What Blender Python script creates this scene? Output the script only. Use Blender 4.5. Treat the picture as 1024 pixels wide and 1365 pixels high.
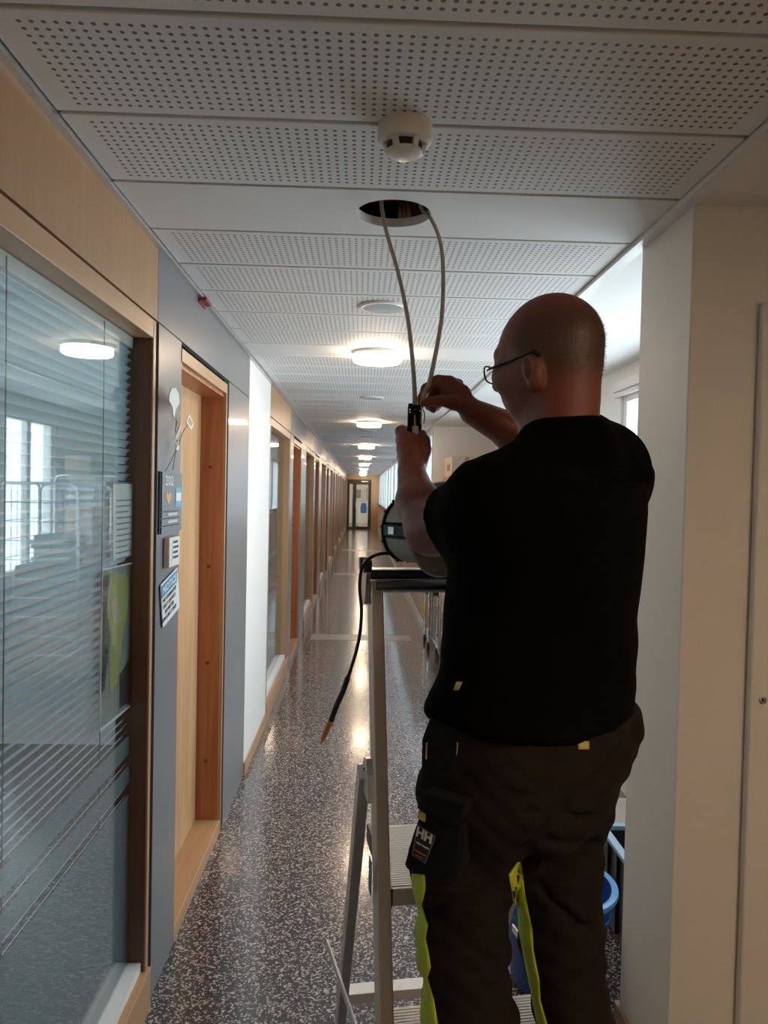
import bpy, math, random
import numpy as np
from mathutils import Vector, Matrix
from mathutils.bvhtree import BVHTree
random.seed(7)
for o in list(bpy.data.objects): bpy.data.objects.remove(o)
scene = bpy.context.scene
COL = scene.collection

# ------------------------------------------------------------------ camera
F_PX, PITCH, YAW, ROLL, CAM_H = 1000.0, -0.0265, 0.0313, 0.0215, 1.65
cy_, sy_, cp_, sp_, cr_, sr_ = math.cos(YAW), math.sin(YAW), math.cos(PITCH), math.sin(PITCH), math.cos(ROLL), math.sin(ROLL)
FWD = Vector((sy_*cp_, cy_*cp_, sp_)); RGT0 = Vector((cy_, -sy_, 0)); UP0 = RGT0.cross(FWD)
RGT = RGT0*cr_ + UP0*sr_; UPV = -RGT0*sr_ + UP0*cr_
CAM = Vector((0, 0, CAM_H))
cd = bpy.data.cameras.new('camera'); cam = bpy.data.objects.new('camera', cd); COL.objects.link(cam)
cd.sensor_fit = 'HORIZONTAL'; cd.sensor_width = 36; cd.lens = F_PX*36/1024; cd.clip_start = .02; cd.clip_end = 200
m = Matrix((RGT, UPV, -FWD)).transposed().to_4x4(); m.translation = CAM; cam.matrix_world = m
scene.camera = cam

# ------------------------------------------------------------------ world, light, exposure
SKY = 7.0
LAMP = 48.0
EXPOSURE = 0.16
w = bpy.data.worlds.new('overcast_sky'); scene.world = w; w.use_nodes = True
bg = w.node_tree.nodes['Background']; bg.inputs[0].default_value = (.86, .93, 1.0, 1); bg.inputs[1].default_value = SKY
vs = scene.view_settings
vs.view_transform = 'Standard'; vs.look = 'None'; vs.gamma = 1; vs.use_curve_mapping = False; vs.exposure = EXPOSURE
def portal(loc, rot, sx, sy):
    l = bpy.data.lights.new('window_portal', 'AREA'); l.shape = 'RECTANGLE'; l.size = sx; l.size_y = sy
    l.cycles.is_portal = True
    o = bpy.data.objects.new('window_portal', l); o.location = loc; o.rotation_euler = rot; COL.objects.link(o)

def ray(px, py): return RGT*((px-512)/F_PX) - UPV*((py-682.5)/F_PX) + FWD
def at(px, py, Y):
    d = ray(px, py); return CAM + d*(Y/d.y)
def onplane(px, py, p0, n):
    d = ray(px, py); n = Vector(n); return CAM + d*((Vector(p0)-CAM).dot(n)/d.dot(n))

# ------------------------------------------------------------------ materials
MATS = {}
def new_mat(name):
    m = bpy.data.materials.new(name); m.use_nodes = True
    nt = m.node_tree; b = nt.nodes['Principled BSDF']; MATS[name] = m
    return m, nt, b
def N(nt, t, **kw):
    n = nt.nodes.new(t)
    for k, v in kw.items(): setattr(n, k, v)
    return n
def mth(nt, op, a, b=None, c=None):
    n = N(nt, 'ShaderNodeMath', operation=op)
    for i, v in enumerate((a, b, c)):
        if v is None: continue
        if isinstance(v, (int, float)): n.inputs[i].default_value = v
        else: nt.links.new(v, n.inputs[i])
    return n.outputs[0]
def mixc(nt, fac, a, b):
    n = N(nt, 'ShaderNodeMix', data_type='RGBA')
    for i, v in ((0, fac), (6, a), (7, b)):
        if isinstance(v, tuple): n.inputs[i].default_value = v if len(v) == 4 else (*v, 1)
        elif isinstance(v, (int, float)): n.inputs[i].default_value = v
        else: nt.links.new(v, n.inputs[i])
    return n.outputs[2]
def plain(name, col, rough=.5, metal=0.0, var=.08, scale=12, bump=0.0, bscale=200, coat=0.0, spec=.5):
    m, nt, b = new_mat(name)
    tc = N(nt, 'ShaderNodeTexCoord'); ns = N(nt, 'ShaderNodeTexNoise'); ns.inputs['Scale'].default_value = scale; ns.inputs['Detail'].default_value = 4
    nt.links.new(tc.outputs['Object'], ns.inputs['Vector'])
    lo = tuple(c*(1-var) for c in col); hi = tuple(min(1, c*(1+var)) for c in col)
    nt.links.new(mixc(nt, ns.outputs[0], lo, hi), b.inputs['Base Color'])
    b.inputs['Roughness'].default_value = rough; b.inputs['Metallic'].default_value = metal
    b.inputs['Coat Weight'].default_value = coat; b.inputs['Specular IOR Level'].default_value = spec
    if bump:
        n2 = N(nt, 'ShaderNodeTexNoise'); n2.inputs['Scale'].default_value = bscale; n2.inputs['Detail'].default_value = 3
        nt.links.new(tc.outputs['Object'], n2.inputs['Vector'])
        bp = N(nt, 'ShaderNodeBump'); bp.inputs['Strength'].default_value = bump; bp.inputs['Distance'].default_value = .002
        nt.links.new(n2.outputs[0], bp.inputs['Height']); nt.links.new(bp.outputs[0], b.inputs['Normal'])
    return m
def wood(name, c1, c2, rough=.45, axis='z', scale=6, coat=.15):
    m, nt, b = new_mat(name)
    tc = N(nt, 'ShaderNodeTexCoord'); mp = N(nt, 'ShaderNodeMapping')
    s = {'z': (scale*4, scale*4, scale*.25), 'y': (scale*4, scale*.25, scale*4)}[axis]
    mp.inputs['Scale'].default_value = s; nt.links.new(tc.outputs['Object'], mp.inputs['Vector'])
    ns = N(nt, 'ShaderNodeTexNoise'); ns.inputs['Scale'].default_value = 1.0; ns.inputs['Detail'].default_value = 6; ns.inputs['Distortion'].default_value = .8
    nt.links.new(mp.outputs[0], ns.inputs['Vector'])
    rp = N(nt, 'ShaderNodeValToRGB'); rp.color_ramp.elements[0].position = .35; rp.color_ramp.elements[1].position = .68
    rp.color_ramp.elements[0].color = (*c1, 1); rp.color_ramp.elements[1].color = (*c2, 1)
    nt.links.new(ns.outputs[0], rp.inputs[0]); nt.links.new(rp.outputs[0], b.inputs['Base Color'])
    b.inputs['Roughness'].default_value = rough; b.inputs['Coat Weight'].default_value = coat; b.inputs['Coat Roughness'].default_value = .3
    return m
plain('white_paint', (.80, .79, .77), .55, var=.02, bump=.15, bscale=150)
plain('white_paint_warmlit', (.77, .73, .67), .55, var=.03, bump=.15, bscale=150)  # white paint with the warm lamplight tinted into its colour
plain('white_gloss', (.78, .78, .77), .3, var=.02)
plain('ceiling_white', (.70, .69, .68), .6, var=.02)
plain('grey_laminate', (.175, .182, .19), .33, var=.05, scale=3, coat=.1)
plain('dark_gap', (.012, .010, .009), .8)
plain('aluminium', (.62, .61, .60), .33, 1.0, var=.05, scale=30)
plain('aluminium_white', (.74, .74, .74), .35, .25, var=.03)
plain('steel_wire', (.62, .63, .64), .25, 1.0)
plain('chrome', (.8, .8, .8), .08, 1.0, var=.01)
plain('black_plastic', (.012, .012, .013), .4)
plain('black_rubber', (.01, .01, .01), .55)
plain('dark_bar', (.045, .045, .05), .3, .6)
wood('beech', (.39, .212, .10), (.43, .24, .118), .4)
wood('beech_rail', (.43, .24, .118), (.49, .285, .148), .4, axis='y')
wood('door_oak', (.50, .29, .14), (.64, .41, .22), .38, scale=5)
wood('jamb_red', (.33, .10, .035), (.45, .16, .06), .4)
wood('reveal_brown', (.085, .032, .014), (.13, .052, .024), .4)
wood('dark_door', (.035, .02, .014), (.06, .035, .025), .35)
wood('wainscot', (.55, .36, .20), (.66, .46, .28), .4)
plain('wood_plug', (.16, .05, .02), .5)
plain('blind_slat', (.50, .64, .70), .4, var=.03)
plain('cord_dark', (.10, .11, .12), .7)
plain('cardboard', (.42, .28, .17), .8, var=.1, scale=8)
plain('cardboard_light', (.62, .50, .40), .8, var=.1, scale=8)
plain('paper_white', (.78, .78, .76), .7, var=.03)
plain('paper_blue', (.28, .36, .62), .6, var=.2, scale=20)
plain('paper_brown', (.30, .22, .15), .8, var=.25, scale=14)
plain('lamp_ring', (.8, .8, .78), .4)
plain('speaker_grey', (.38, .40, .42), .6, var=.1, scale=300)
plain('detector_cream', (.72, .68, .60), .35, var=.02)
plain('cable_beige', (.40, .33, .23), .5)
plain('connector_black', (.008, .008, .008), .85, spec=.15)
plain('connector_cream', (.62, .56, .44), .5)
plain('copper_foil', (.75, .40, .18), .22, 1.0, var=.3, scale=20)
plain('plenum_dark', (.02, .014, .010), .8)
plain('skin', (.215, .060, .037), .45, var=.12, scale=35, bump=.25, bscale=260)
def skin_hair():
    m = MATS['skin']; nt = m.node_tree; b = nt.nodes['Principled BSDF']; src = b.inputs['Base Color'].links[0].from_socket
    a = N(nt, 'ShaderNodeAttribute', attribute_name='stubble'); f = mth(nt, 'MULTIPLY', a.outputs['Fac'], .8)
    nt.links.new(mixc(nt, f, src, (.075, .05, .035)), b.inputs['Base Color'])
skin_hair()
plain('hair', (.065, .045, .033), .75, var=.4, scale=300, bump=.9, bscale=700)
plain('tshirt_black', (.0022, .0022, .0022), .95, var=.1, spec=.06, bump=.3, bscale=400)
plain('trouser_brown', (.0175, .0122, .0102), .9, var=.1, scale=30, spec=.12, bump=.5, bscale=600)
plain('pocket_black', (.0085, .0082, .008), .85, var=.1, spec=.2, bump=.5, bscale=600)
plain('hi_vis_yellow', (.52, .60, .03), .55, var=.12, scale=30)
plain('tab_yellow', (.55, .46, .16), .6)
plain('label_white', (.75, .70, .64), .6, var=.02)
plain('label_orange', (.55, .14, .06), .6, var=.02)
plain('shoe_black', (.015, .014, .014), .6)
plain('glasses_black', (.008, .008, .009), .2)
plain('drum_grey', (.42, .41, .37), .5, var=.04)
plain('disc_grey', (.38, .38, .37), .4, var=.04)
plain('probe_orange', (.62, .24, .04), .3)
plain('bucket_blue', (.014, .075, .30), .35, var=.08)
plain('rim_blue', (.10, .30, .62), .35)
plain('crate_black', (.02, .02, .022), .45, var=.25, scale=40)
plain('crate_rim', (.22, .34, .45), .4)
plain('tread_alu', (.78, .74, .72), .45, .15, var=.04)
plain('sticker_blue', (.05, .14, .33), .5)
plain('strip_pale', (.36, .36, .36), .3, var=.05)
plain('red_plastic', (.22, .03, .03), .4)
plain('sign_grey', (.16, .18, .21), .4, var=.06)
plain('sign_blue', (.02, .24, .45), .4)
plain('sign_cyan', (.12, .42, .55), .5)
plain('sign_black', (.015, .015, .018), .5)
plain('sign_white', (.74, .76, .77), .4, var=.02)
plain('heart_orange', (.62, .36, .14), .6)
plain('switch_white', (.74, .70, .62), .4)
plain('poster_dark', (.24, .25, .23), .5, var=.5, scale=9)
plain('poster_lime', (.36, .35, .10), .5, var=.3, scale=14)
plain('poster_skin', (.50, .36, .24), .5, var=.2, scale=14)
plain('jeans_blue', (.05, .15, .34), .8, var=.3)
plain('stone_grey', (.3, .3, .31), .8)
plain('aluminium_beige', (.70, .61, .53), .42, .3, var=.04)
plain('aluminium_pink', (.55, .46, .42), .35, .8, var=.05)
plain('alu_dark', (.22, .22, .23), .3, .9, var=.05)
plain('office_grey', (.30, .33, .35), .7)
plain('carpet_blue', (.10, .13, .16), .9)

def make_floor_mat():
    m, nt, b = new_mat('speckled_vinyl')
    tc = N(nt, 'ShaderNodeTexCoord'); dn = N(nt, 'ShaderNodeTexNoise'); dn.inputs['Scale'].default_value = 150; dn.inputs['Detail'].default_value = 1
    nt.links.new(tc.outputs['Object'], dn.inputs['Vector'])
    vm = N(nt, 'ShaderNodeVectorMath', operation='SCALE'); vm.inputs['Scale'].default_value = .012
    sb = N(nt, 'ShaderNodeVectorMath', operation='SUBTRACT'); sb.inputs[1].default_value = (.5, .5, .5)
    nt.links.new(dn.outputs[1], sb.inputs[0]); nt.links.new(sb.outputs[0], vm.inputs[0])
    ad = N(nt, 'ShaderNodeVectorMath', operation='ADD'); nt.links.new(tc.outputs['Object'], ad.inputs[0]); nt.links.new(vm.outputs[0], ad.inputs[1])
    vo = N(nt, 'ShaderNodeTexVoronoi'); vo.inputs['Scale'].default_value = 165; nt.links.new(ad.outputs[0], vo.inputs['Vector'])
    sp = N(nt, 'ShaderNodeSeparateColor'); nt.links.new(vo.outputs['Color'], sp.inputs[0])
    pick = mth(nt, 'GREATER_THAN', sp.outputs[0], .74)
    fleck = mixc(nt, sp.outputs[1], (.30, .22, .20), (.56, .47, .43))
    base = mixc(nt, sp.outputs[2], (.026, .027, .032), (.055, .055, .062))
    nt.links.new(mixc(nt, pick, base, fleck), b.inputs['Base Color'])
    b.inputs['Roughness'].default_value = .22; b.inputs['Specular IOR Level'].default_value = .5
    b.inputs['Coat Weight'].default_value = .6; b.inputs['Coat Roughness'].default_value = .12
    n2 = N(nt, 'ShaderNodeTexNoise'); n2.inputs['Scale'].default_value = 9; nt.links.new(tc.outputs['Object'], n2.inputs['Vector'])
    bp = N(nt, 'ShaderNodeBump'); bp.inputs['Strength'].default_value = .06; bp.inputs['Distance'].default_value = .01
    nt.links.new(n2.outputs[0], bp.inputs['Height']); nt.links.new(bp.outputs[0], b.inputs['Normal']); nt.links.new(bp.outputs[0], b.inputs['Coat Normal'])
make_floor_mat()
def make_perforated():
    m, nt, b = new_mat('perforated_panel')
    tc = N(nt, 'ShaderNodeTexCoord'); sx = N(nt, 'ShaderNodeSeparateXYZ'); nt.links.new(tc.outputs['Object'], sx.inputs[0])
    def cell(o): 
        f = mth(nt, 'FRACT', mth(nt, 'DIVIDE', mth(nt, 'ADD', o, 10.0), .02)); d = mth(nt, 'SUBTRACT', f, .5); return mth(nt, 'MULTIPLY', d, d)
    r = mth(nt, 'SQRT', mth(nt, 'ADD', cell(sx.outputs[0]), cell(sx.outputs[1])))
    hole = mth(nt, 'LESS_THAN', r, .215)
    inn = mth(nt, 'MULTIPLY', mth(nt, 'LESS_THAN', mth(nt, 'ABSOLUTE', sx.outputs[1]), .14), mth(nt, 'LESS_THAN', mth(nt, 'ABSOLUTE', sx.outputs[0]), .66))
    hole = mth(nt, 'MULTIPLY', hole, inn)
    hole = mth(nt, 'MULTIPLY', hole, mth(nt, 'LESS_THAN', sx.outputs[2], 0.0))
    nt.links.new(mixc(nt, hole, (.70, .69, .68), (.17, .13, .12)), b.inputs['Base Color'])
    b.inputs['Roughness'].default_value = .6
make_perforated()
def make_glass(name, tint, film=0.0):
    m, nt, b = new_mat(name); nt.nodes.remove(b)
    g = N(nt, 'ShaderNodeNewGeometry'); ior = N(nt, 'ShaderNodeMix'); ior.inputs[2].default_value = 1.62; ior.inputs[3].default_value = 1/1.62
    nt.links.new(g.outputs['Backfacing'], ior.inputs[0])
    fr = N(nt, 'ShaderNodeFresnel'); nt.links.new(ior.outputs[0], fr.inputs['IOR'])
    tr = N(nt, 'ShaderNodeBsdfTransparent'); tr.inputs[0].default_value = (*tint, 1)
    gl = N(nt, 'ShaderNodeBsdfGlossy'); gl.inputs['Roughness'].default_value = .0 if not film else .35
    base = tr.outputs[0]
    if film:
        tc = N(nt, 'ShaderNodeTexCoord'); ns = N(nt, 'ShaderNodeTexNoise'); ns.inputs['Scale'].default_value = 130; nt.links.new(tc.outputs['Object'], ns.inputs['Vector'])
        df = N(nt, 'ShaderNodeBsdfDiffuse'); nt.links.new(mixc(nt, ns.outputs[0], (.30, .40, .44), (.55, .66, .70)), df.inputs[0])
        tl = N(nt, 'ShaderNodeBsdfTranslucent'); tl.inputs[0].default_value = (.6, .7, .75, 1)
        m1 = N(nt, 'ShaderNodeMixShader'); m1.inputs[0].default_value = .5; nt.links.new(df.outputs[0], m1.inputs[1]); nt.links.new(tl.outputs[0], m1.inputs[2])
        m2 = N(nt, 'ShaderNodeMixShader'); m2.inputs[0].default_value = film; nt.links.new(tr.outputs[0], m2.inputs[1]); nt.links.new(m1.outputs[0], m2.inputs[2]); base = m2.outputs[0]
    mx = N(nt, 'ShaderNodeMixShader'); nt.links.new(fr.outputs[0], mx.inputs[0]); nt.links.new(base, mx.inputs[1]); nt.links.new(gl.outputs[0], mx.inputs[2])
    nt.links.new(mx.outputs[0], nt.nodes['Material Output'].inputs[0])
make_glass('glass', (.93, .97, .97)); make_glass('frosted_film', (.92, .97, 1.0), .26); make_glass('plastic_sleeve', (.97, .97, .95))
def make_emit(name, col, s):
    m, nt, b = new_mat(name); b.inputs['Base Color'].default_value = (.8, .8, .8, 1)
    b.inputs['Emission Color'].default_value = (*col, 1); b.inputs['Emission Strength'].default_value = s
make_emit('lamp_glow', (1.0, .74, .50), LAMP)
def make_translucent():
    m, nt, b = new_mat('blind_fabric'); nt.nodes.remove(b)
    tc = N(nt, 'ShaderNodeTexCoord'); wv = N(nt, 'ShaderNodeTexWave', bands_direction='Z'); wv.inputs['Scale'].default_value = 12; nt.links.new(tc.outputs['Object'], wv.inputs[0])
    c = mixc(nt, wv.outputs[1], (.72, .76, .80), (.82, .85, .88))
    df = N(nt, 'ShaderNodeBsdfDiffuse'); tl = N(nt, 'ShaderNodeBsdfTranslucent'); nt.links.new(c, df.inputs[0]); nt.links.new(c, tl.inputs[0])
    mx = N(nt, 'ShaderNodeMixShader'); mx.inputs[0].default_value = .45; nt.links.new(df.outputs[0], mx.inputs[1]); nt.links.new(tl.outputs[0], mx.inputs[2])
    nt.links.new(mx.outputs[0], nt.nodes['Material Output'].inputs[0])
make_translucent()

# ------------------------------------------------------------------ mesh builder
WL = {}
def tag(o, label=None, cat=None, group=None, kind=None):
    if label: o['label'] = label
    if cat: o['category'] = cat
    if group: o['group'] = group
    if kind: o['kind'] = kind
    return o
def link(o, loc, parent=None):
    COL.objects.link(o); o.location = loc; WL[o.name] = Vector(loc)
    if parent:
        o.parent = parent; o.matrix_parent_inverse = Matrix.Translation(-WL[parent.name])
    return o
def thing(name, loc, label=None, cat=None, group=None, kind=None):
    return tag(link(bpy.data.objects.new(name, None), Vector(loc)), label, cat, group, kind)
def dup(o, loc, parent=None):
    c = bpy.data.objects.new(o.name.split('.')[0], o.data)
    for md in o.modifiers:
        if md.type == 'BEVEL':
            n = c.modifiers.new('bevel', 'BEVEL'); n.width = md.width; n.segments = md.segments
    link(c, Vector(loc), parent); return c
class MB:
    def __init__(s, M=None): s.v = []; s.f = []; s.M = M
    def add(s, vs, fs):
        b = len(s.v); s.v += [Vector(v) for v in vs]; s.f += [tuple(i+b for i in f) for f in fs]; return s
    def box(s, x0, x1, y0, y1, z0, z1, R=None, c=None):
        vs = [Vector((x, y, z)) for x in (x0, x1) for y in (y0, y1) for z in (z0, z1)]
        if R is not None:
            c = Vector(c) if c else Vector(((x0+x1)/2, (y0+y1)/2, (z0+z1)/2)); vs = [c + R @ (v-c) for v in vs]
        return s.add(vs, [(0, 1, 3, 2), (4, 6, 7, 5), (0, 4, 5, 1), (2, 3, 7, 6), (0, 2, 6, 4), (1, 5, 7, 3)])
    def bar(s, p0, p1, w, t, side):
        p0, p1 = Vector(p0), Vector(p1); d = (p1-p0).normalized(); a = Vector(side); a = (a-d*a.dot(d)).normalized(); b = d.cross(a)
        vs = [p+a*i*w/2+b*j*t/2 for p in (p0, p1) for i, j in ((-1, -1), (1, -1), (1, 1), (-1, 1))]
        return s.add(vs, [(3, 2, 1, 0), (4, 5, 6, 7)] + [(i, (i+1) % 4, 4+(i+1) % 4, 4+i) for i in range(4)])
    def cyl(s, p0, p1, r0, r1=None, n=16): return s.tube([p0, p1], [r0, r0 if r1 is None else r1], n)
    def tube(s, pts, r, n=8, closed=False):
        pts = [Vector(p) for p in pts]; k = len(pts)
        rs = r if isinstance(r, (list, tuple)) else [r]*k
        t0 = (pts[1]-pts[0]).normalized(); up = Vector((0, 0, 1)) if abs(t0.z) < .9 else Vector((1, 0, 0))
        a = t0.cross(up).normalized(); vs = []; fs = []
        for i, p in enumerate(pts):
            if closed: t = (pts[(i+1) % k]-pts[i-1]).normalized()
            else: t = (pts[min(i+1, k-1)]-pts[max(i-1, 0)]).normalized()
            a = (a-t*a.dot(t)).normalized(); b = t.cross(a)
            vs += [p+(a*math.cos(q)+b*math.sin(q))*rs[i] for q in [2*math.pi*j/n for j in range(n)]]
        for i in range(k if closed else k-1):
            i2 = (i+1) % k
            fs += [(i*n+j, i*n+(j+1) % n, i2*n+(j+1) % n, i2*n+j) for j in range(n)]
        if not closed: fs += [tuple(range(n-1, -1, -1)), tuple((k-1)*n+j for j in range(n))]
        return s.add(vs, fs)
    def lathe(s, prof, c, n=32, axis=(0, 0, 1), caps=True):
        ax = Vector(axis).normalized(); q = Vector((0, 0, 1)).rotation_difference(ax).to_matrix(); c = Vector(c); vs = []; fs = []
        for r, z in prof:
            vs += [c+q @ Vector((r*math.cos(2*math.pi*j/n), r*math.sin(2*math.pi*j/n), z)) for j in range(n)]
        for i in range(len(prof)-1):
            fs += [(i*n+j, i*n+(j+1) % n, (i+1)*n+(j+1) % n, (i+1)*n+j) for j in range(n)]
        if caps and prof[0][0] > 1e-4: fs.append(tuple(range(n-1, -1, -1)))
        if caps and prof[-1][0] > 1e-4: fs.append(tuple((len(prof)-1)*n+j for j in range(n)))
        return s.add(vs, fs)
    def prism(s, poly, ext):
        n = len(poly); e = Vector(ext); p = [Vector(q) for q in poly]
        return s.add(p+[q+e for q in p], [tuple(range(n)), tuple(range(2*n-1, n-1, -1))]+[((i+1) % n, i, n+i, n+(i+1) % n) for i in range(n)])
    def build(s, name, mat, parent=None, bevel=0, smooth=False, seg=2):
        if s.M is not None: s.v = [s.M @ v for v in s.v]
        lo = Vector([min(v[i] for v in s.v) for i in range(3)]); hi = Vector([max(v[i] for v in s.v) for i in range(3)]); c = (lo+hi)/2
        me = bpy.data.meshes.new(name); me.from_pydata([v-c for v in s.v], [], s.f); me.materials.append(MATS[mat])
        import bmesh
        bm = bmesh.new(); bm.from_mesh(me); bmesh.ops.recalc_face_normals(bm, faces=bm.faces); bm.to_mesh(me); bm.free()
        o = bpy.data.objects.new(name, me); link(o, c, parent)
        if smooth:
            me.polygons.foreach_set('use_smooth', [True]*len(me.polygons))
            try: me.set_sharp_from_angle(angle=math.radians(40))
            except Exception: pass
        if bevel:
            b = o.modifiers.new('bevel', 'BEVEL'); b.width = bevel; b.segments = seg; b.limit_method = 'ANGLE'
        return o
def bx(name, mat, parent, *a, bevel=0): return MB().box(*a).build(name, mat, parent, bevel)
def smooth_path(pts, sub=8):
    pts = [Vector(p) for p in pts]; out = []
    for i in range(len(pts)-1):
        p0 = pts[max(i-1, 0)]; p1 = pts[i]; p2 = pts[i+1]; p3 = pts[min(i+2, len(pts)-1)]
        for k in range(sub):
            t = k/sub
            out.append(.5*((2*p1)+(p2-p0)*t+(2*p0-5*p1+4*p2-p3)*t*t+(3*p1-p0-3*p2+p3)*t**3))
    return out+[pts[-1]]
def text(name, body, mat, parent, origin, xdir, zdir, size, align='CENTER', thick=.0004, fit=None, bold=0.0):
    cu = bpy.data.curves.new(name, 'FONT'); cu.body = body; cu.size = size; cu.align_x = align; cu.align_y = 'CENTER'; cu.extrude = thick; cu.offset = bold*size
    cu.resolution_u = 3
    t = bpy.data.objects.new('tmp', cu); COL.objects.link(t)
    dg = bpy.context.evaluated_depsgraph_get(); me = bpy.data.meshes.new_from_object(t.evaluated_get(dg)); bpy.data.objects.remove(t)
    if fit:
        xs = [v.co.x for v in me.vertices]; me.transform(Matrix.Diagonal((fit/(max(xs)-min(xs)), 1, 1, 1)))
    x = Vector(xdir); z = Vector(zdir); nn = x.cross(z)
    R = Matrix((x, z, nn)).transposed().to_4x4(); me.transform(R); me.materials.clear(); me.materials.append(MATS[mat])
    o = bpy.data.objects.new(name, me); link(o, Vector(origin), parent); return o

# ------------------------------------------------------------------ setting: floor and ceiling
LX, RX, CZ = -.645, .83, 2.4          # left wall face, right trim face, ceiling
END = 32.9
floor = bx('floor', 'speckled_vinyl', None, -4.2, 2.2, -5, 40, -.06, 0); tag(floor, 'dark speckled vinyl corridor floor', kind='structure')
for yy, x0, x1, dy in ((8.45, -.53, .60, .33), (14.9, -.5, .62, .38), (21.0, -.5, .6, .4)):
    bx('floor_strip', 'strip_pale', floor, x0, x1, yy-dy/2, yy+dy/2, 0.0, .0012)  # thin pale strips across the floor
ceiling = thing('ceiling', (0, 14, CZ), 'perforated white panel ceiling of the corridor', kind='structure')
MODL, Y0 = 1/3, 1.8833
def panel_mesh(mat):
    return MB().box(-.705, .705, -MODL/2+.006, MODL/2-.006, -.012, .012)
pp = None; qp = None
for k in range(-19, 93):
    yc = Y0+(k+.5)*MODL
    if k == 0: continue
    isplain = (k % 6 == 0)
    loc = (.08, yc, CZ+.012)
    if isplain:
        if qp is None: qp = panel_mesh(0).build('panel', 'ceiling_white', ceiling, bevel=.003); qp.location = loc; WL[qp.name] = Vector(loc)
        else: dup(qp, loc, ceiling)
    else:
        if pp is None: pp = panel_mesh(0).build('panel', 'perforated_panel', ceiling, bevel=.003); pp.location = loc; WL[pp.name] = Vector(loc)
        else: dup(pp, loc, ceiling)
# panel with the round opening
HOLE = Vector((.073, 2.042, CZ)); HR = .10
def hole_panel():
    mb = MB(); n = 64; x0, x1, y0, y1 = -.625, .785, Y0+.006, Y0+MODL-.006; inn = []; out = []
    for j in range(n):
        a = 2*math.pi*j/n; dx, dy = math.cos(a), math.sin(a)
        inn.append((HOLE.x+HR*dx, HOLE.y+HR*dy))
        t = min(((x1-HOLE.x)/dx if dx > 1e-9 else (x0-HOLE.x)/dx if dx < -1e-9 else 1e9), ((y1-HOLE.y)/dy if dy > 1e-9 else (y0-HOLE.y)/dy if dy < -1e-9 else 1e9))
        out.append((HOLE.x+t*dx, HOLE.y+t*dy))
    for cx in (x0, x1):
        for cyy in (y0, y1):
            j = min(range(n), key=lambda q: (out[q][0]-cx)**2+(out[q][1]-cyy)**2); out[j] = (cx, cyy)
    vs = [(x, y, CZ) for x, y in inn]+[(x, y, CZ) for x, y in out]+[(x, y, CZ+.024) for x, y in inn]+[(x, y, CZ+.024) for x, y in out]
    fs = []
    for j in range(n):
        k = (j+1) % n
        fs += [(j, k, n+k, n+j), (2*n+k, 2*n+j, 3*n+j, 3*n+k), (k, j, 2*n+j, 2*n+k), (n+j, n+k, 3*n+k, 3*n+j)]
    return mb.add(vs, fs).build('panel', 'ceiling_white', ceiling)
hole_panel()
bx('backing', 'plenum_dark', ceiling, -.64, .80, -4.5, 1.8, CZ+.03, CZ+.05)
bx('backing', 'plenum_dark', ceiling, -.64, .80, 2.3, END+.1, CZ+.03, CZ+.05)
pl = MB().box(-.64, .8, 1.78, 1.8, CZ+.03, CZ+.55).box(-.64, .8, 2.3, 2.32, CZ+.03, CZ+.55).box(-.66, -.64, 1.78, 2.32, CZ+.03, CZ+.55).box(.8, .82, 1.78, 2.32, CZ+.03, CZ+.55).box(-.66, .82, 1.78, 2.32, CZ+.55, CZ+.57)
pl.build('plenum_lining', 'plenum_dark', ceiling)
dprof = [(.085+.006*(i % 2), -.5+i*.016) for i in range(56)]
vs = []; fs = []
for i in range(25):
    a = math.radians(-75+i*6.5)
    for r, z in ((HR+.012, .028), (HR+.004+.006*(i % 2), .08), (HR+.012, .16), (HR+.018, .16), (HR+.018, .028)): vs.append((HOLE.x+r*math.cos(a), HOLE.y+r*math.sin(a), CZ+z))
for i in range(24): fs += [(i*5+j, i*5+(j+1) % 5, (i+1)*5+(j+1) % 5, (i+1)*5+j) for j in range(5)]
MB().add(vs, fs).build('glint_sleeve', 'copper_foil', ceiling)  # copper arc added inside the rim to catch a warm glint
MB().lathe(dprof, (.16, 2.19, CZ+.17), 24, (1, 0, 0)).build('duct', 'copper_foil', ceiling, smooth=True)
t1 = MB().box(LX, -.627, -4.5, END, CZ-.012, CZ+.03).build('trim_1', 'aluminium', None); tag(t1, 'thin aluminium ceiling edge strip over the left wall', kind='structure')
t2 = MB().box(.787, .835, -4.5, END, CZ-.006, CZ+.03).box(.787, .793, -4.5, END, CZ-.014, CZ-.006).build('trim_2', 'aluminium_white', None); tag(t2, 'flat white ceiling edge strip on the right side', kind='structure')
o = MB().box(.835, 1.75, -4.5, 1.9, CZ-.002, CZ+.05).build('ceiling', 'white_paint_warmlit', None); tag(o, 'white soffit with a painted-in warm tint over the side nook at right', kind='structure')
cs = MB().box(.835, 1.75, 1.9, 8.4, CZ-.002, CZ+.05).build('ceiling', 'white_paint', None); tag(cs, 'smooth white ceiling over the window alcove', kind='structure')

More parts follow.
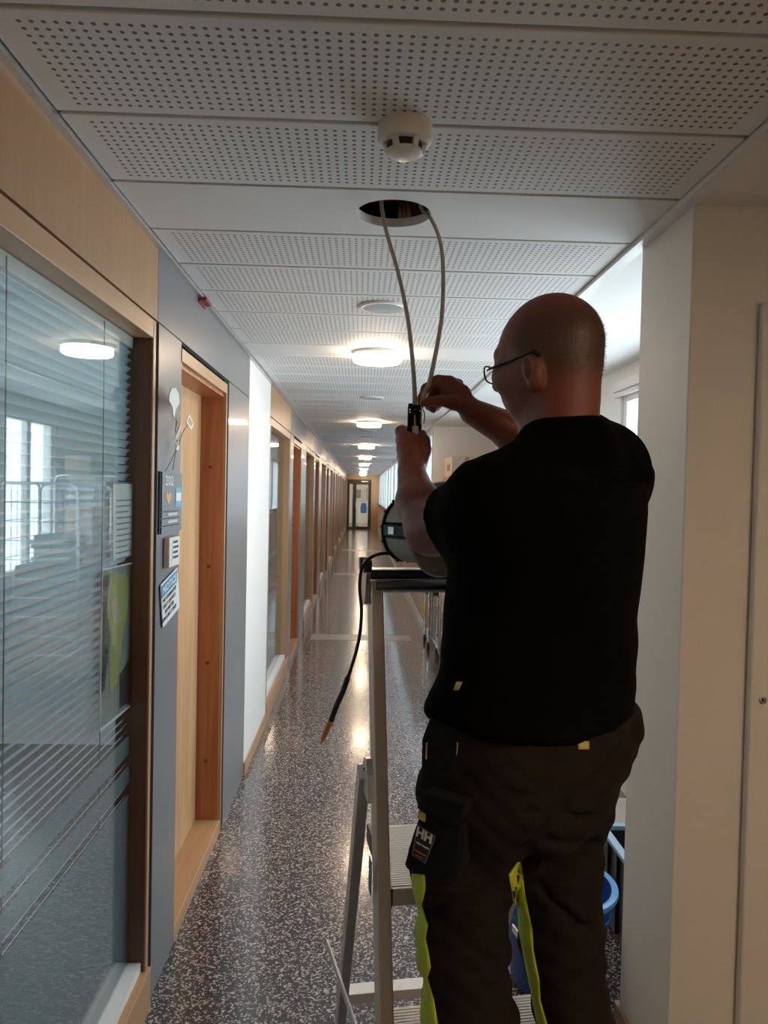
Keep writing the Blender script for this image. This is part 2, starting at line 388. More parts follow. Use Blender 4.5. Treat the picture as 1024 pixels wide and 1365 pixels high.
# ------------------------------------------------------------------ left wall: modules of glazing, grey panels and doors
wall = thing('wall_left', (LX, 14, 0), 'left corridor wall of grey laminate and beech panels', kind='structure')
TH = .10
JZ = 2.165
def wbox(mat, y0, y1, z0, z1, dx=0.0, name='panel', parent=None, th=TH): return bx(name, mat, parent or wall, LX-th, LX+dx, y0, y1, z0, z1)
bx('backing', 'office_grey', wall, LX-.30, LX-.27, -4.5, .85, 0, 2.46)
nwin = 0; ndoor = 0
def module(y, idx):
    global nwin, ndoor
    near = idx == 0
    g0, g1 = y, y+1.505
    a0, a1 = y+1.545, y+1.84; d0, d1 = y+1.84, y+2.74; b0, b1 = y+2.80, y+3.45
    # upper panels
    wbox('beech', g0, g1+.02, JZ+.004, CZ); wbox('grey_laminate', g1+.024, b1, JZ+.004, CZ)
    wbox('grey_laminate', a0, a1, 0, JZ); wbox('grey_laminate', b0, b1, 0, JZ)
    wbox('dark_gap', g1+.001, a0, 0, JZ, dx=-.012, name='shadow_gap'); wbox('dark_gap', d1+.002, b0, 0, JZ, dx=-.012, name='shadow_gap')
    wbox('dark_gap', y, b1, JZ-.001, JZ+.005, dx=-.01, name='shadow_gap')
    # glazing
    nwin += 1
    wn = thing('window_%d' % nwin, (LX, (g0+g1)/2, 0), ['tall beech-framed interior window with venetian blind nearest the camera', 'tall beech-framed interior window just past the white wall piece'][idx] if idx < 2 else 'tall beech-framed interior window far along the left wall', kind='structure')
    fw = .042
    GX = LX-.05
    MB().box(LX-TH, LX+.002, g0, g0+fw, .0, JZ-.004).build('frame_stile', 'beech', wn, bevel=.002)
    e0 = LX-.004 if near else LX-.03; fw2 = .026 if near else fw
    MB().box(e0, LX+.002, g1-fw2, g1, .0, JZ-.004).build('frame_stile', 'beech', wn, bevel=.001)
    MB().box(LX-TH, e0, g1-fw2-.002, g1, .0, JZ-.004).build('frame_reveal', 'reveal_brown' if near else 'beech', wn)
    fw_far = fw2+.003
    MB().box(LX-TH, LX+.002, g0+fw, g1-fw_far, JZ-.06, JZ-.004).build('frame_head', 'beech_rail', wn, bevel=.002)
    MB().box(LX-TH, LX+.012, g0, g1, .0, .135).build('frame_sill', 'beech_rail', wn, bevel=.002)
    MB().box(LX-TH, LX-.012, g0+fw, g1-fw_far, .135, .165).build('glazing_bead', 'white_gloss', wn)
    MB().box(GX-.004, GX, g0+fw, g1-fw_far, .165, JZ-.06).build('pane', 'glass', wn)
    fz = [(.165, .70), (.735, .79), (.825, .885)] + ([] if near else [])
    for z0, z1 in fz: MB().box(GX-.0052, GX-.0044, g0+fw, g1-fw_far, z0, z1).build('frosted_film', 'frosted_film', wn)
    if near:
        BX = LX-.070; p0, p1 = g0+fw+.01, g1-fw_far-.003
        MB().box(BX-.015, BX+.012, p0, p1, JZ-.095, JZ-.062).build('head_rail', 'white_gloss', wn)
        sl = None; R = math.radians(54)
        n = 77
        for i in range(n):
            z = .19+i*.0248
            if sl is None:
                vs = []; fs = []
                for j in range(5):
                    u = (j/4-.5)*.025; h = .0022*(1-(2*j/4-1)**2)
                    xx = u*math.cos(R)-h*math.sin(R); zz = u*math.sin(R)+h*math.cos(R)
                    vs += [(BX+xx, p0, z+zz), (BX+xx, p1, z+zz)]
                fs = [(2*j, 2*j+1, 2*j+3, 2*j+2) for j in range(4)]
                sl = MB().add(vs, fs).build('slat', 'blind_slat', wn, smooth=True)
            else: dup(sl, WL[sl.name]+Vector((0, 0, i*.0248)), wn)
        for yc in (1.50, 2.06): MB().cyl((BX+.014, yc, .17), (BX+.014, yc, JZ-.07), .0013, n=6).build('ladder_cord', 'cord_dark', wn)
        MB().box(BX-.012, BX+.012, p0, p1, .166, .182).build('bottom_rail', 'white_gloss', wn)
    # door
    ndoor += 1
    dr = thing('door_%d' % ndoor, (LX, (d0+d1)/2, 0), ['recessed oak door beside the notice sign', 'second recessed oak door along the left wall'][idx] if idx < 2 else 'recessed oak door far along the left wall', kind='structure')
    dz = JZ-.022; RC = .115
    MB().box(LX-RC-.02, LX-.012, d1-.02, d1, .065, dz-.045).build('jamb', 'jamb_red', dr)
    MB().box(LX-.012, LX+.003, d1-.02, d1+.002, .0, dz).build('jamb_edge', 'beech', dr)
    MB().box(LX-RC-.02, LX-.001, d0, d0+.012, .065, dz-.045).build('jamb', 'jamb_red', dr)
    MB().box(LX-RC-.02, LX-.012, d0, d1-.02, dz-.062, dz-.045).build('head_jamb', 'jamb_red', dr)
    MB().box(LX-.04, LX+.003, d0, d1-.02, dz-.045, dz).build('head_edge', 'beech_rail', dr)
    MB().box(LX-RC-.06, LX+.002, d0, d1, 0, .065).build('threshold', 'beech_rail', dr, bevel=.003)
    MB().box(LX-RC-.04, LX-RC, d0+.012, d1-.022, .068, dz-.062).build('leaf', 'door_oak', dr)
    for z in (.35, .82, 1.28, 1.75): MB().lathe([(.0095, 0), (.0095, .002)], (LX-.068, d1-.02, z), 12, (0, -1, 0)).build('peg', 'wood_plug', dr)
    if idx < 4:
        h = MB().cyl((LX-RC, d0+.10, 1.06), (LX-RC+.05, d0+.10, 1.06), .009, n=12).cyl((LX-RC+.045, d0+.095, 1.06), (LX-RC+.045, d0+.21, 1.06), .009, n=12)
        h.lathe([(.024, 0), (.024, .006), (.012, .008)], (LX-RC, d0+.10, 1.06), 20, (1, 0, 0)).build('handle', 'chrome', dr, smooth=True)
module(.85, 0)
wbox('white_paint', 4.302, 5.287, .075, CZ, dx=.001); wbox('beech_rail', 4.302, 5.287, 0, .075, dx=.010, name='plinth')
for i in range(8): module(5.29+3.45*i, i+1)
# rooms behind the glazing
bk = MB().box(-4.0, -3.95, .2, 33, 0, 1.3).box(-4.0, -3.95, .2, 33, 2.3, 2.6).box(-4, -.75, .15, .2, 0, 2.6).box(-4, -.75, 33, 33.05, 0, 2.6)
for k in range(0, 18): 
    yk = .2+k*1.9; bk.box(-4.0, -3.95, yk, yk+1.0, 1.3, 2.3)
bk.build('wall_back', 'white_paint', None); tag(bpy.data.objects['wall_back'], 'far outer wall of the rooms behind the glass', kind='structure')
for k, yk in enumerate((4.85, 8.6, 12.0, 15.5, 19, 22.5, 26, 29.4)):
    o = bx('wall_partition', 'white_paint', None, -3.95, LX-.11, yk-.05, yk+.05, 0, 2.45); tag(o, 'white partition between two rooms behind the glass', kind='structure')
o = bx('ceiling', 'white_paint', None, -4.0, LX-.02, .15, 33.05, 2.46, 2.52); tag(o, 'ceiling of the rooms behind the glass', kind='structure')

# ------------------------------------------------------------------ right side
cw = MB().box(RX, 1.52, 1.90, 2.25, .0, CZ).build('wall_column', 'white_paint_warmlit', None, bevel=.004); tag(cw, 'white wall pier on the right behind the man', kind='structure')
bb = MB().box(RX-.012, 1.5, 1.93, 2.262, 0, .09).build('baseboard_column', 'beech_rail', None); tag(bb, 'low wooden skirting at the foot of the white pier', kind='structure')
wr = MB().box(1.52, 1.75, 1.90, 1.95, 0, CZ).box(1.75, 1.8, -4.5, 1.95, 0, CZ).build('wall_nook', 'white_paint_warmlit', None); tag(wr, 'white wall of the side nook at right', kind='structure')
dr = thing('door_20', (1.3, 1.88, 0), 'plain warm-tinted white cupboard door with a small lock at the right edge', kind='structure')
MB().box(1.005, 1.60, 1.872, 1.899, .0, 2.15).build('leaf', 'white_paint_warmlit', dr, bevel=.006)
kp = onplane(1017, 933, (0, 1.871, 0), (0, 1, 0))
MB().lathe([(.011, 0), (.011, .003), (.007, .004), (.006, .001), (0, .001)], (kp.x, 1.872, kp.z), 20, (0, -1, 0)).build('lock', 'chrome', dr, smooth=True)
MB().box(kp.x-.001, kp.x+.001, 1.867, 1.8695, kp.z-.005, kp.z+.005).build('keyhole', 'sign_black', dr)
# exterior wall of the alcove with windows
EX = 1.50
ew = MB()
WINS = [(2.5, 4.35), (4.75, 5.75), (6.2, 7.2)]
ew.box(EX, EX+.12, 2.25, 8.45, 0, .85).box(EX, EX+.12, 2.25, 8.45, 2.26, CZ+.05)
for a, b in ((2.25, 2.5), (4.35, 4.75), (5.75, 6.2), (7.2, 8.45)): ew.box(EX, EX+.12, a, b, .85, 2.26)
o = ew.build('wall_right', 'white_paint', None); tag(o, 'white outer wall of the window alcove', kind='structure')
for i, (a, b) in enumerate(WINS):
    wn = thing('window_%d' % (20+i), (EX, (a+b)/2, .85), ['white framed daylight window just past the pier', 'narrower white framed daylight window in the middle of the alcove', 'white framed daylight window over the roll cages'][i], kind='structure')
    mb = MB().box(EX+.02, EX+.09, a, a+.06, .85, 2.26).box(EX+.02, EX+.09, b-.06, b, .85, 2.26).box(EX+.02, EX+.09, a+.06, b-.06, 2.20, 2.26).box(EX+.02, EX+.09, a+.06, b-.06, .85, .92)
    mm = (a+b)/2; mb.box(EX+.03, EX+.085, mm-.04, mm+.04, .92, 2.20)
    mb.build('frame', 'white_gloss', wn, bevel=.004)
    for p0, p1 in ((a+.06, mm-.04), (mm+.04, b-.06)): MB().box(EX+.05, EX+.056, p0, p1, .92, 2.20).build('pane', 'glass', wn)
    MB().box(EX-.03, EX-.001, a-.05, b+.05, 2.262, 2.325).box(EX-.018, EX-.001, a-.05, b+.05, 2.232, 2.262).build('blind_rail', 'white_gloss', wn, bevel=.003)
    MB().box(EX-.06, EX+.02, a-.03, b+.03, .825, .85).build('sill', 'white_gloss', wn)
    portal((EX+.14, mm, 1.55), (0, math.radians(90), 0), 1.35, b-a)
fw_ = bx('wall_facing', 'white_paint', None, .80, 1.62, 8.4, 8.5, 0, CZ); tag(fw_, 'white wall closing the far end of the alcove', kind='structure')
# far right wall: wainscot, handrail, windows with blinds
RW = .80
rw = MB().box(RW, RW+.12, 8.5, END, 0, 1.12).box(RW, RW+.12, 8.5, END, 2.34, CZ+.03)
n = 12; step = (END-8.5)/n
for i in range(n+1): rw.box(RW, RW+.12, 8.5+i*step-.05, 8.5+i*step+.05, 1.12, 2.34)
o = rw.build('wall_far_right', 'white_paint', None); tag(o, 'right corridor wall beyond the alcove', kind='structure')
wp = None
for i in range(n*2):
    if wp is None: wp = MB().box(RW-.018, RW-.001, 8.51, 8.5+step/2-.01, .10, 1.06).build('panel', 'wainscot', o, bevel=.002)
    else: dup(wp, WL[wp.name]+Vector((0, i*step/2, 0)), o)
tag(MB().box(RW-.024, RW-.001, 8.5, END, 0, .098).build('baseboard_right', 'white_gloss', None), 'pale skirting along the far right wall', kind='structure')
hr = thing('handrail', (RW-.06, 20, 1.12), 'dark handrail with a pale edge along the far right wall', 'handrail')
MB().box(RW-.11, RW-.02, 8.6, END-.4, 1.085, 1.105).build('ledge', 'beech_rail', hr); MB().tube([(RW-.09, 8.6, 1.17), (RW-.09, END-.4, 1.17)], .022, 10).build('rail', 'dark_bar', hr, smooth=True)
for i in range(12): MB().box(RW-.10, RW-.02, 9+i*1.95, 9.04+i*1.95, 1.09, 1.17).build('bracket', 'dark_bar', hr)
for i in range(n):
    y0, y1 = 8.55+i*step, 8.5+(i+1)*step-.05
    wn = thing('window_%d' % (30+i), (RW, (y0+y1)/2, 1.12), 'far corridor window with a drawn white blind', kind='structure')
    MB().box(RW+.06, RW+.066, y0, y1, 1.12, 2.34).build('pane', 'glass', wn)
    MB().box(RW+.03, RW+.033, y0, y1, 1.12, 2.34).build('blind', 'blind_fabric', wn)
portal((RW+.14, (8.5+END)/2, 1.73), (0, math.radians(90), 0), 1.22, END-8.5)
# walls behind the camera
o = bx('wall_rear', 'white_paint', None, -.95, 1.8, -4.55, -4.5, 0, 2.5); tag(o, 'wall closing the corridor behind the camera', kind='structure')
o = MB().box(LX-.1, LX, -4.5, .845, 0, 2.46).build('wall_near_left', 'grey_laminate', None); tag(o, 'left wall behind the camera', kind='structure')
# end wall with the dark glazed door
o = MB().box(LX-.1, -.60, END, END+.12, 0, CZ).box(.45, RW+.1, END, END+.12, 0, CZ).box(-.6, .45, END, END+.12, 2.18, CZ+.02).build('wall_end', 'wainscot', None); tag(o, 'wood clad end wall of the corridor', kind='structure')
ed = thing('door_30', (-.07, END, 0), 'dark framed glass door at the far end of the corridor', kind='structure')
MB().box(-.6, .45, END-.02, END+.06, 2.04, 2.18).box(-.6, -.50, END-.02, END+.06, .0, 2.04).box(.36, .45, END-.02, END+.06, 0, 2.04).box(-.36, -.24, END-.02, END+.06, 0, 2.04).build('frame', 'dark_door', ed)
MB().box(-.5, -.36, END, END+.04, 0, .10).box(-.5, -.36, END, END+.04, 1.98, 2.04).build('sidelight_rail', 'dark_door', ed)
MB().box(-.5, -.36, END+.02, END+.026, .10, 1.98).build('pane', 'glass', ed)
MB().box(-.24, .36, END, END+.04, 0, .12).box(-.24, .36, END, END+.04, 1.96, 2.04).box(-.24, -.20, END, END+.04, .12, 1.96).box(.32, .36, END, END+.04, .12, 1.96).build('leaf_frame', 'dark_door', ed)
MB().box(-.20, .32, END+.02, END+.026, .12, 1.96).build('pane', 'glass', ed)
MB().box(.02, .30, END-.05, END-.01, 2.07, 2.12).build('door_closer', 'aluminium', ed); MB().cyl((-.215, END-.05, .95), (-.215, END-.05, 1.2), .012).build('handle', 'aluminium', ed)
o = MB().box(-1.6, 1.6, 39.5, 39.6, 0, 2.6).box(-1.65, -1.6, END+.12, 39.6, 0, 2.6).box(1.6, 1.65, END+.12, 39.6, 0, 2.6).box(-1.65, 1.65, END+.12, 39.6, 2.5, 2.6).build('wall_lobby', 'white_paint', None); tag(o, 'bright lobby walls beyond the end door', kind='structure')
def person_coat(px, mat, label, Yd, z0, z1, wdt):
    x = (px-481)/1000*Yd; mb = MB(); mb.prism([(x-wdt*.35, Yd, z1), (x-wdt*.5, Yd, (z0+z1)/2), (x-wdt*.45, Yd, z0), (x+wdt*.45, Yd, z0), (x+wdt*.5, Yd, (z0+z1)/2), (x+wdt*.35, Yd, z1)], (0, .12, 0))
    r = mb.build('garment', mat, None, bevel=.03); tag(r, label, 'garment', 'garments beyond the end door'); return r
person_coat(485, 'jeans_blue', 'blue garment hanging at left beyond the end door', 36, .62, 1.1, .32)
person_coat(495, 'jeans_blue', 'blue garment hanging at right beyond the end door', 36, .62, 1.15, .30)
rk = thing('clothes_rail', (.3, 36.06, 0), 'steel clothes rail standing beyond the end door', 'clothes rail')
MB().tube([(-.15, 36.06, .02), (-.15, 36.06, 1.2), (.85, 36.06, 1.2), (.85, 36.06, .02)], .015, 8).build('frame', 'steel_wire', rk); MB().box(-.17, -.13, 35.85, 36.27, 0, .04).build('foot', 'black_plastic', rk); MB().box(.83, .87, 35.85, 36.27, 0, .04).build('foot', 'black_plastic', rk)
ps = thing('notice_board', (.45, 39.45, 1.2), 'framed white notice on the lobby wall beyond the end door', 'notice')
MB().box(.30, .85, 39.46, 39.49, 1.25, 1.85).build('frame', 'dark_door', ps); MB().box(.33, .82, 39.45, 39.46, 1.28, 1.82).build('sheet', 'paper_white', ps)
pc = bx('picture', 'poster_dark', None, -.35, .0, 39.46, 39.49, 1.3, 1.75); tag(pc, 'dark picture on the lobby wall left of the white notice', 'picture')

# ------------------------------------------------------------------ lamps and ceiling devices
def ceiling_lamp(Y, label, r=.132, x=.073):
    t = thing('ceiling_lamp', (x, Y, CZ), label, 'lamp', 'round ceiling lamps')
    MB().lathe([(r, 0), (r+.004, -.01), (r+.004, -.018), (r-.006, -.02)], (x, Y, CZ), 40).build('housing', 'lamp_ring', t, smooth=True)
    MB().lathe([(r-.004, -.0185), (r-.004, -.048), (r-.012, -.056), (r*.6, -.060), (0, -.061)], (x, Y, CZ), 40).build('diffuser', 'lamp_glow', t, smooth=True)
names = {4.05: 'lit round ceiling lamp nearest the man, above the cables', 8.05: 'second lit round lamp along the corridor ceiling', 12.05: 'third lit round lamp along the corridor ceiling'}
for i in range(8):
    Y = 4.05+4*i; 
    if Y < END: ceiling_lamp(Y, names.get(round(Y, 2), ['fourth', 'fifth', 'sixth', 'seventh', 'eighth'][i-3]+' lit round lamp along the corridor ceiling'))
ceiling_lamp(-3.95, 'round ceiling lamp farther behind the camera')
def fill_downlight(x, Y, r, label):  # unseen fill lights added in the nook to brighten the pier
    t = thing('fill_downlight', (x, Y, CZ), label, 'lamp', 'added nook fill lights')
    MB().lathe([(r, -.001), (r+.012, -.002), (r+.012, -.010), (r, -.012)], (x, Y, CZ), 40, caps=False).build('ring', 'lamp_ring', t, smooth=True)
    MB().lathe([(r, -.003), (r, -.004), (0, -.0045)], (x, Y, CZ), 40).build('diffuser', 'lamp_glow', t)
fill_downlight(1.35, -.1, .17, 'added unseen fill light in the side nook nearer the pier'); fill_downlight(1.35, -1.6, .17, 'added unseen fill light in the side nook farther from the pier')
t = thing('ceiling_lamp', (0, 36.5, 2.5), 'bright lamp in the lobby beyond the end door', 'lamp'); MB().lathe([(.3, 0), (.3, -.06), (0, -.065)], (0, 36.5, 2.5), 32).build('diffuser', 'lamp_glow', t)
for Y, lb in ((3.05, 'round grey loudspeaker grille in the ceiling, before the nearest lamp'), (6.0, 'second round grey speaker grille, between the first two lamps'), (9.3, 'small flat ceiling disc just past the second lamp'), (10.2, 'small flat ceiling disc, second past the second lamp')):
    t = thing('ceiling_speaker', (.073, Y, CZ), lb, 'speaker', 'flat round ceiling speakers')
    MB().lathe([(.095, 0), (.097, -.006), (.09, -.011), (.078, -.009)], (.073, Y, CZ), 36).build('rim', 'detector_cream', t, smooth=True)
    MB().lathe([(.079, -.004), (.079, -.009), (.05, -.011), (0, -.012)], (.073, Y, CZ), 36).build('grille', 'speaker_grey', t, smooth=True)
sd = thing('smoke_detector', (.075, 1.553, CZ), 'cream round smoke detector on the ceiling in front of the hole', 'smoke detector')
c = (.075, 1.553, CZ)
MB().lathe([(.056, 0), (.056, -.030), (.053, -.036), (.048, -.038)], c, 40).build('base', 'detector_cream', sd, smooth=True)
MB().lathe([(.036, -.036), (.036, -.056)], c, 40).build('chamber', 'sign_black', sd, smooth=True)
MB().lathe([(.038, -.053), (.036, -.058), (.028, -.062), (0, -.063)], c, 40).build('cap', 'detector_cream', sd, smooth=True)
for j in range(6):
    a = j*math.pi/3; q = Vector(c); d = Vector((math.cos(a), math.sin(a), 0)); s_ = Vector((-d.y, d.x, 0))
    MB().bar(q+d*.044+Vector((0, 0, -.033)), q+d*.036+Vector((0, 0, -.058)), .012, .006, s_).build('rib', 'chrome' if j in (0, 3) else 'detector_cream', sd)
rt = thing('red_tag', (LX+.01, 2.9, 2.38), 'small dark red clip under the left ceiling edge', 'clip'); p = at(238, 366, 2.65)
MB().box(LX+.002, LX+.03, 2.95, 3.05, CZ-.022, CZ-.008).build('body', 'red_plastic', rt); MB().box(LX+.001, LX+.006, 2.94, 3.06, CZ-.03, CZ-.008).build('clip_plate', 'red_plastic', rt)

# ------------------------------------------------------------------ things on the grey panel by the door
def pz(px, py): return onplane(px, py, (LX, 0, 0), (1, 0, 0))
X1 = LX
def wpoly(pts, out, th):  # polygon given in wall pixels, standing out from the wall
    return [Vector((X1+out, pz(*p).y, pz(*p).z)) for p in pts], Vector((th, 0, 0))
YD, ZU, ND = Vector((0, 1, 0)), Vector((0, 0, 1)), Vector((1, 0, 0))
ns = thing('notice_sign', (X1, 2.54, 1.2), 'blue and white NOTICE sign stuck on the grey panel', 'sign')
poly, e = wpoly([(211.5, 780), (234, 756), (237, 809), (214.5, 837)], .004, .003); MB().prism(poly, e).build('sheet', 'sign_white', ns)
c0 = pz(211.5, 780); c1 = pz(234, 756); c2 = pz(237, 809); c3 = pz(214.5, 837)
yl, yr = c0.y, c1.y; zt = (c0.z+c1.z)/2; zb = (c2.z+c3.z)/2; ww = yr-yl; hh = zt-zb
slp = (c1.z-c0.z)/(yr-yl)*.5+(c2.z-c3.z)/(yr-yl)*.5; XD = Vector((0, 1, slp)); zt0 = c0.z; hh = c0.z-c3.z
def sz_(y, f): return zt0+slp*(y-yl)-hh*f
MB().prism([(X1+.0072, y, sz_(y, f)) for y, f in ((yl+.008, .04), (yr-.008, .04), (yr-.008, .33), (yl+.008, .33))], (.0006, 0, 0)).build('blue_field', 'sign_blue', ns)
ym = (yl+yr)/2
text('lettering', 'NOTICE', 'sign_white', ns, (X1+.0085, ym, sz_(ym, .19)), XD, ZU, hh*.235, fit=ww*.80, bold=.03)
for k, (s, sz) in enumerate((('WE GUARANTEE', .80), ('FAST SERVICE', .72), ('NO MATTER', .52), ('HOW LONG IT TAKES', .84))):
    text('lettering', s, 'sign_black', ns, (X1+.0085, ym, sz_(ym, .425+.15*k)), XD, ZU, hh*.135, fit=ww*sz)
sw = thing('wall_switch', (X1, 2.57, 1.37), 'cream wall controller with a small display above the NOTICE sign', 'switch')
q0 = pz(217.5, 717); q1 = pz(231, 752)
MB().box(X1+.001, X1+.022, q0.y, q1.y, q1.z, q0.z).build('body', 'switch_white', sw, bevel=.004)
MB().box(X1+.022, X1+.0235, q0.y+.03, q1.y-.02, q1.z+.02, q0.z-.015).build('display', 'sign_white', sw)
for j in range(4): MB().box(X1+.0235, X1+.0245, q0.y+.04, q1.y-.03-.008*(j % 2), q1.z+.028+j*.017, q1.z+.036+j*.017).build('mark', 'sign_black', sw)
rs = thing('room_sign', (X1, 2.55, 1.5), 'grey room number plate with heart and blue sticker', 'sign')
q0 = pz(211, 628); q1 = pz(236, 707)
zt, zb, yl, yr = q0.z, q1.z, q0.y, 2.685
MB().box(X1+.001, X1+.006, yl, yl+.018, zb, zt).build('holder', 'sign_black', rs)
hS = zt-zb; W_ = yr-yl
for a, c in ((.36, 1.0), (.25, .35), (.13, .24), (0, .12)): MB().box(X1+.004, X1+.010, yl+.012, yr, zb+hS*a, zb+hS*c-.001).build('plate', 'sign_grey', rs)
text('lettering', '202', 'sign_white', rs, (X1+.0105, yl+W_*.36, zt-hS*.15), YD, ZU, .045, fit=W_*.38)
hp = []
for j in range(24):
    a = 2*math.pi*j/24; hp.append((X1+.0102, yl+W_*.33+.0022*16*math.sin(a)**3, zt-hS*.42+.00155*(13*math.cos(a)-5*math.cos(2*a)-2*math.cos(3*a)-math.cos(4*a))))
MB().prism(hp, (.001, 0, 0)).build('heart_sticker', 'heart_orange', rs)
MB().box(X1+.0102, X1+.0112, yl+W_*.66, yl+W_*.95, zt-hS*.58, zt-hS*.25).build('sticker', 'sign_cyan', rs); MB().box(X1+.0112, X1+.012, yl+W_*.68, yl+W_*.93, zt-hS*.48, zt-hS*.34).build('sticker_band', 'sign_white', rs)
for a in (.265, .145):
    MB().box(X1+.0102, X1+.011, yl+W_*.26, yl+W_*.82, zb+hS*a, zb+hS*(a+.075)).build('name_insert', 'stone_grey', rs)
    for j in range(6): MB().box(X1+.0111, X1+.0114, yl+W_*(.34+.07*j), yl+W_*(.385+.07*j), zb+hS*(a+.018), zb+hS*(a+.055)).build('mark', 'sign_white', rs)
wd = thing('wire_card_holder', (X1, 2.58, 1.75), 'wire ornament with white paper shapes above the room sign', 'ornament')
def wp_(px, py, o): v = pz(px, py); return Vector((X1+o, v.y, v.z))
MB().tube(smooth_path([wp_(217, 628, .008), wp_(222, 610, .02), wp_(224, 592, .03), wp_(222, 575, .03), wp_(221, 560, .035)]), .0012, 6).tube(smooth_path([wp_(227, 627, .008), wp_(226, 605, .02), wp_(227, 590, .03), wp_(229, 578, .035), wp_(235, 565, .04)]), .0012, 6).build('wire', 'cord_dark', wd)
poly, e = wpoly([(210, 524), (213, 517), (219, 517), (223, 525), (224, 537), (219, 545), (217, 557), (215, 552), (214, 542), (209, 533)], .035, .003); MB().prism(poly, e).build('paper_leaf', 'paper_white', wd)
poly, e = wpoly([(224, 530), (231, 530), (229, 541), (226, 552), (223, 550)], .02, .003); MB().prism(poly, e).build('grey_clip', 'stone_grey', wd)
poly, e = wpoly([(236, 551), (243, 565), (239, 573), (232, 562)], .04, .002); MB().prism(poly, e).build('card', 'paper_white', wd)
poly, e = wpoly([(236.5, 556), (241, 564), (238.5, 568), (234.5, 562)], .0422, .001); MB().prism(poly, e).build('card_print', 'heart_orange', wd)
poly, e = wpoly([(225, 567), (228, 569), (221, 586), (218, 584)], .035, .002); MB().prism(poly, e).build('card', 'cardboard_light', wd)
poly, e = wpoly([(223, 590), (228, 588), (227, 599), (224, 600)], .025, .003); MB().prism(poly, e).build('paper_tag', 'paper_white', wd)
# posters behind the near glass
GX = LX-.056
def gz(px, py): return onplane(px, py, (GX, 0, 0), (1, 0, 0))
def gp(pts, o=0): return [Vector((GX-o, gz(*p).y, gz(*p).z)) for p in pts]
pa = thing('paper_sheet', (GX, 2.2, 1.55), 'white printed sheet hung inside the near glass above the poster', 'paper')
MB().prism(gp([(151, 645), (183, 645), (181, 700), (181, 738), (151, 748)]), (-.001, 0, 0)).build('sheet', 'paper_white', pa)
q0, q1 = gz(151, 645), gz(181, 738)
for j in range(11): MB().box(GX+.0003, GX+.0008, q0.y+.03, q1.y-.04-.02*(j % 3), q0.z-.05-j*.017, q0.z-.045-j*.017).build('text_line', 'stone_grey', pa)
po = thing('poster', (GX, 2.15, 1.2), 'dark poster with a lime-green shape in a clear sleeve inside the near glass', 'poster')
out = [(136, 760), (183, 749), (181, 860), (180, 935), (160, 952), (133, 974), (134, 900)]
MB().prism(gp(out, .002), (-.0012, 0, 0)).build('sheet', 'poster_dark', po)
MB().prism(gp([(146, 772), (150, 765), (168, 764), (172, 775), (171, 810), (165, 840), (160, 880), (158, 910), (147, 925), (146, 880), (149, 850), (143, 815)], .0008), (-.0008, 0, 0)).build('green_shape', 'poster_lime', po)
MB().prism(gp([(137, 770), (146, 766), (144, 815), (147, 850), (140, 920), (134, 925)], .0012), (-.0006, 0, 0)).build('dark_shape', 'crate_black', po)
MB().prism(gp([(160, 900), (172, 880), (179, 905), (178, 932), (160, 945)], .0012), (-.0006, 0, 0)).build('dark_shape', 'crate_black', po)
MB().prism(gp([(148, 800), (156, 797), (162, 825), (158, 835), (150, 828)], .0001), (-.0006, 0, 0)).build('pale_shape', 'poster_skin', po)
MB().tube(gp(out, .001), .0035, 6, closed=True).build('sleeve_edge', 'paper_white', po)

# ------------------------------------------------------------------ clutter in the alcove
def wire_cage(name, x0, x1, y0, y1, h, label):
    t = thing(name, ((x0+x1)/2, (y0+y1)/2, 0), label, 'roll cage', 'steel roll cages in the alcove')
    zb = .17
    MB().box(x0, x1, y0, y1, zb-.03, zb).build('base', 'steel_wire', t, bevel=.004)
    for (x, y) in ((x0+.06, y0+.06), (x1-.06, y0+.06), (x0+.06, y1-.06), (x1-.06, y1-.06)):
        w_ = MB().lathe([(.02, -.016), (.058, -.014), (.06, 0), (.058, .014), (.02, .016)], (x, y, .06), 24, (1, 0, 0)).build('wheel', 'black_rubber', t, smooth=True)
        MB().box(x-.024, x-.018, y-.02, y+.02, .05, zb-.03).box(x+.018, x+.024, y-.02, y+.02, .05, zb-.03).box(x-.024, x+.024, y-.022, y+.022, zb-.045, zb-.03).build('fork', 'steel_wire', w_)
    def side(pa, pb):
        pa, pb = Vector(pa), Vector(pb); d = (pb-pa).normalized(); L = (pb-pa).length; r = .06
        fr = [pa+ZU*zb, pa+ZU*(h-r), pa+ZU*(h-r*.3)+d*r*.3, pa+ZU*h+d*r, pb+ZU*h-d*r, pb+ZU*(h-r*.3)-d*r*.3, pb+ZU*(h-r), pb+ZU*zb]
        s_ = MB().tube(fr, .0125, 10).build('side_frame', 'steel_wire', t, smooth=True)
        mb = MB(); k = int(L/.10)
        for i in range(1, k): mb.tube([pa+d*L*i/k+ZU*zb, pa+d*L*i/k+ZU*(h-.02)], .003, 5)
        for i in range(1, 10): mb.tube([pa+ZU*(zb+(h-zb)*i/10), pb+ZU*(zb+(h-zb)*i/10)], .004, 5)
        mb.build('wire_mesh', 'steel_wire', s_)
    side((x0, y0, 0), (x1, y0, 0)); side((x0, y1, 0), (x1, y1, 0)); side((x1, y0+.02, 0), (x1, y1-.02, 0))
wire_cage('roll_cage', .76, 1.40, 6.95, 7.75, 1.74, 'steel roll cage farther along the alcove, seen past the elbow')
wire_cage('roll_cage', .80, 1.42, 5.90, 6.68, 1.66, 'low-loaded steel roll cage behind the man, mirrored in the near glass')
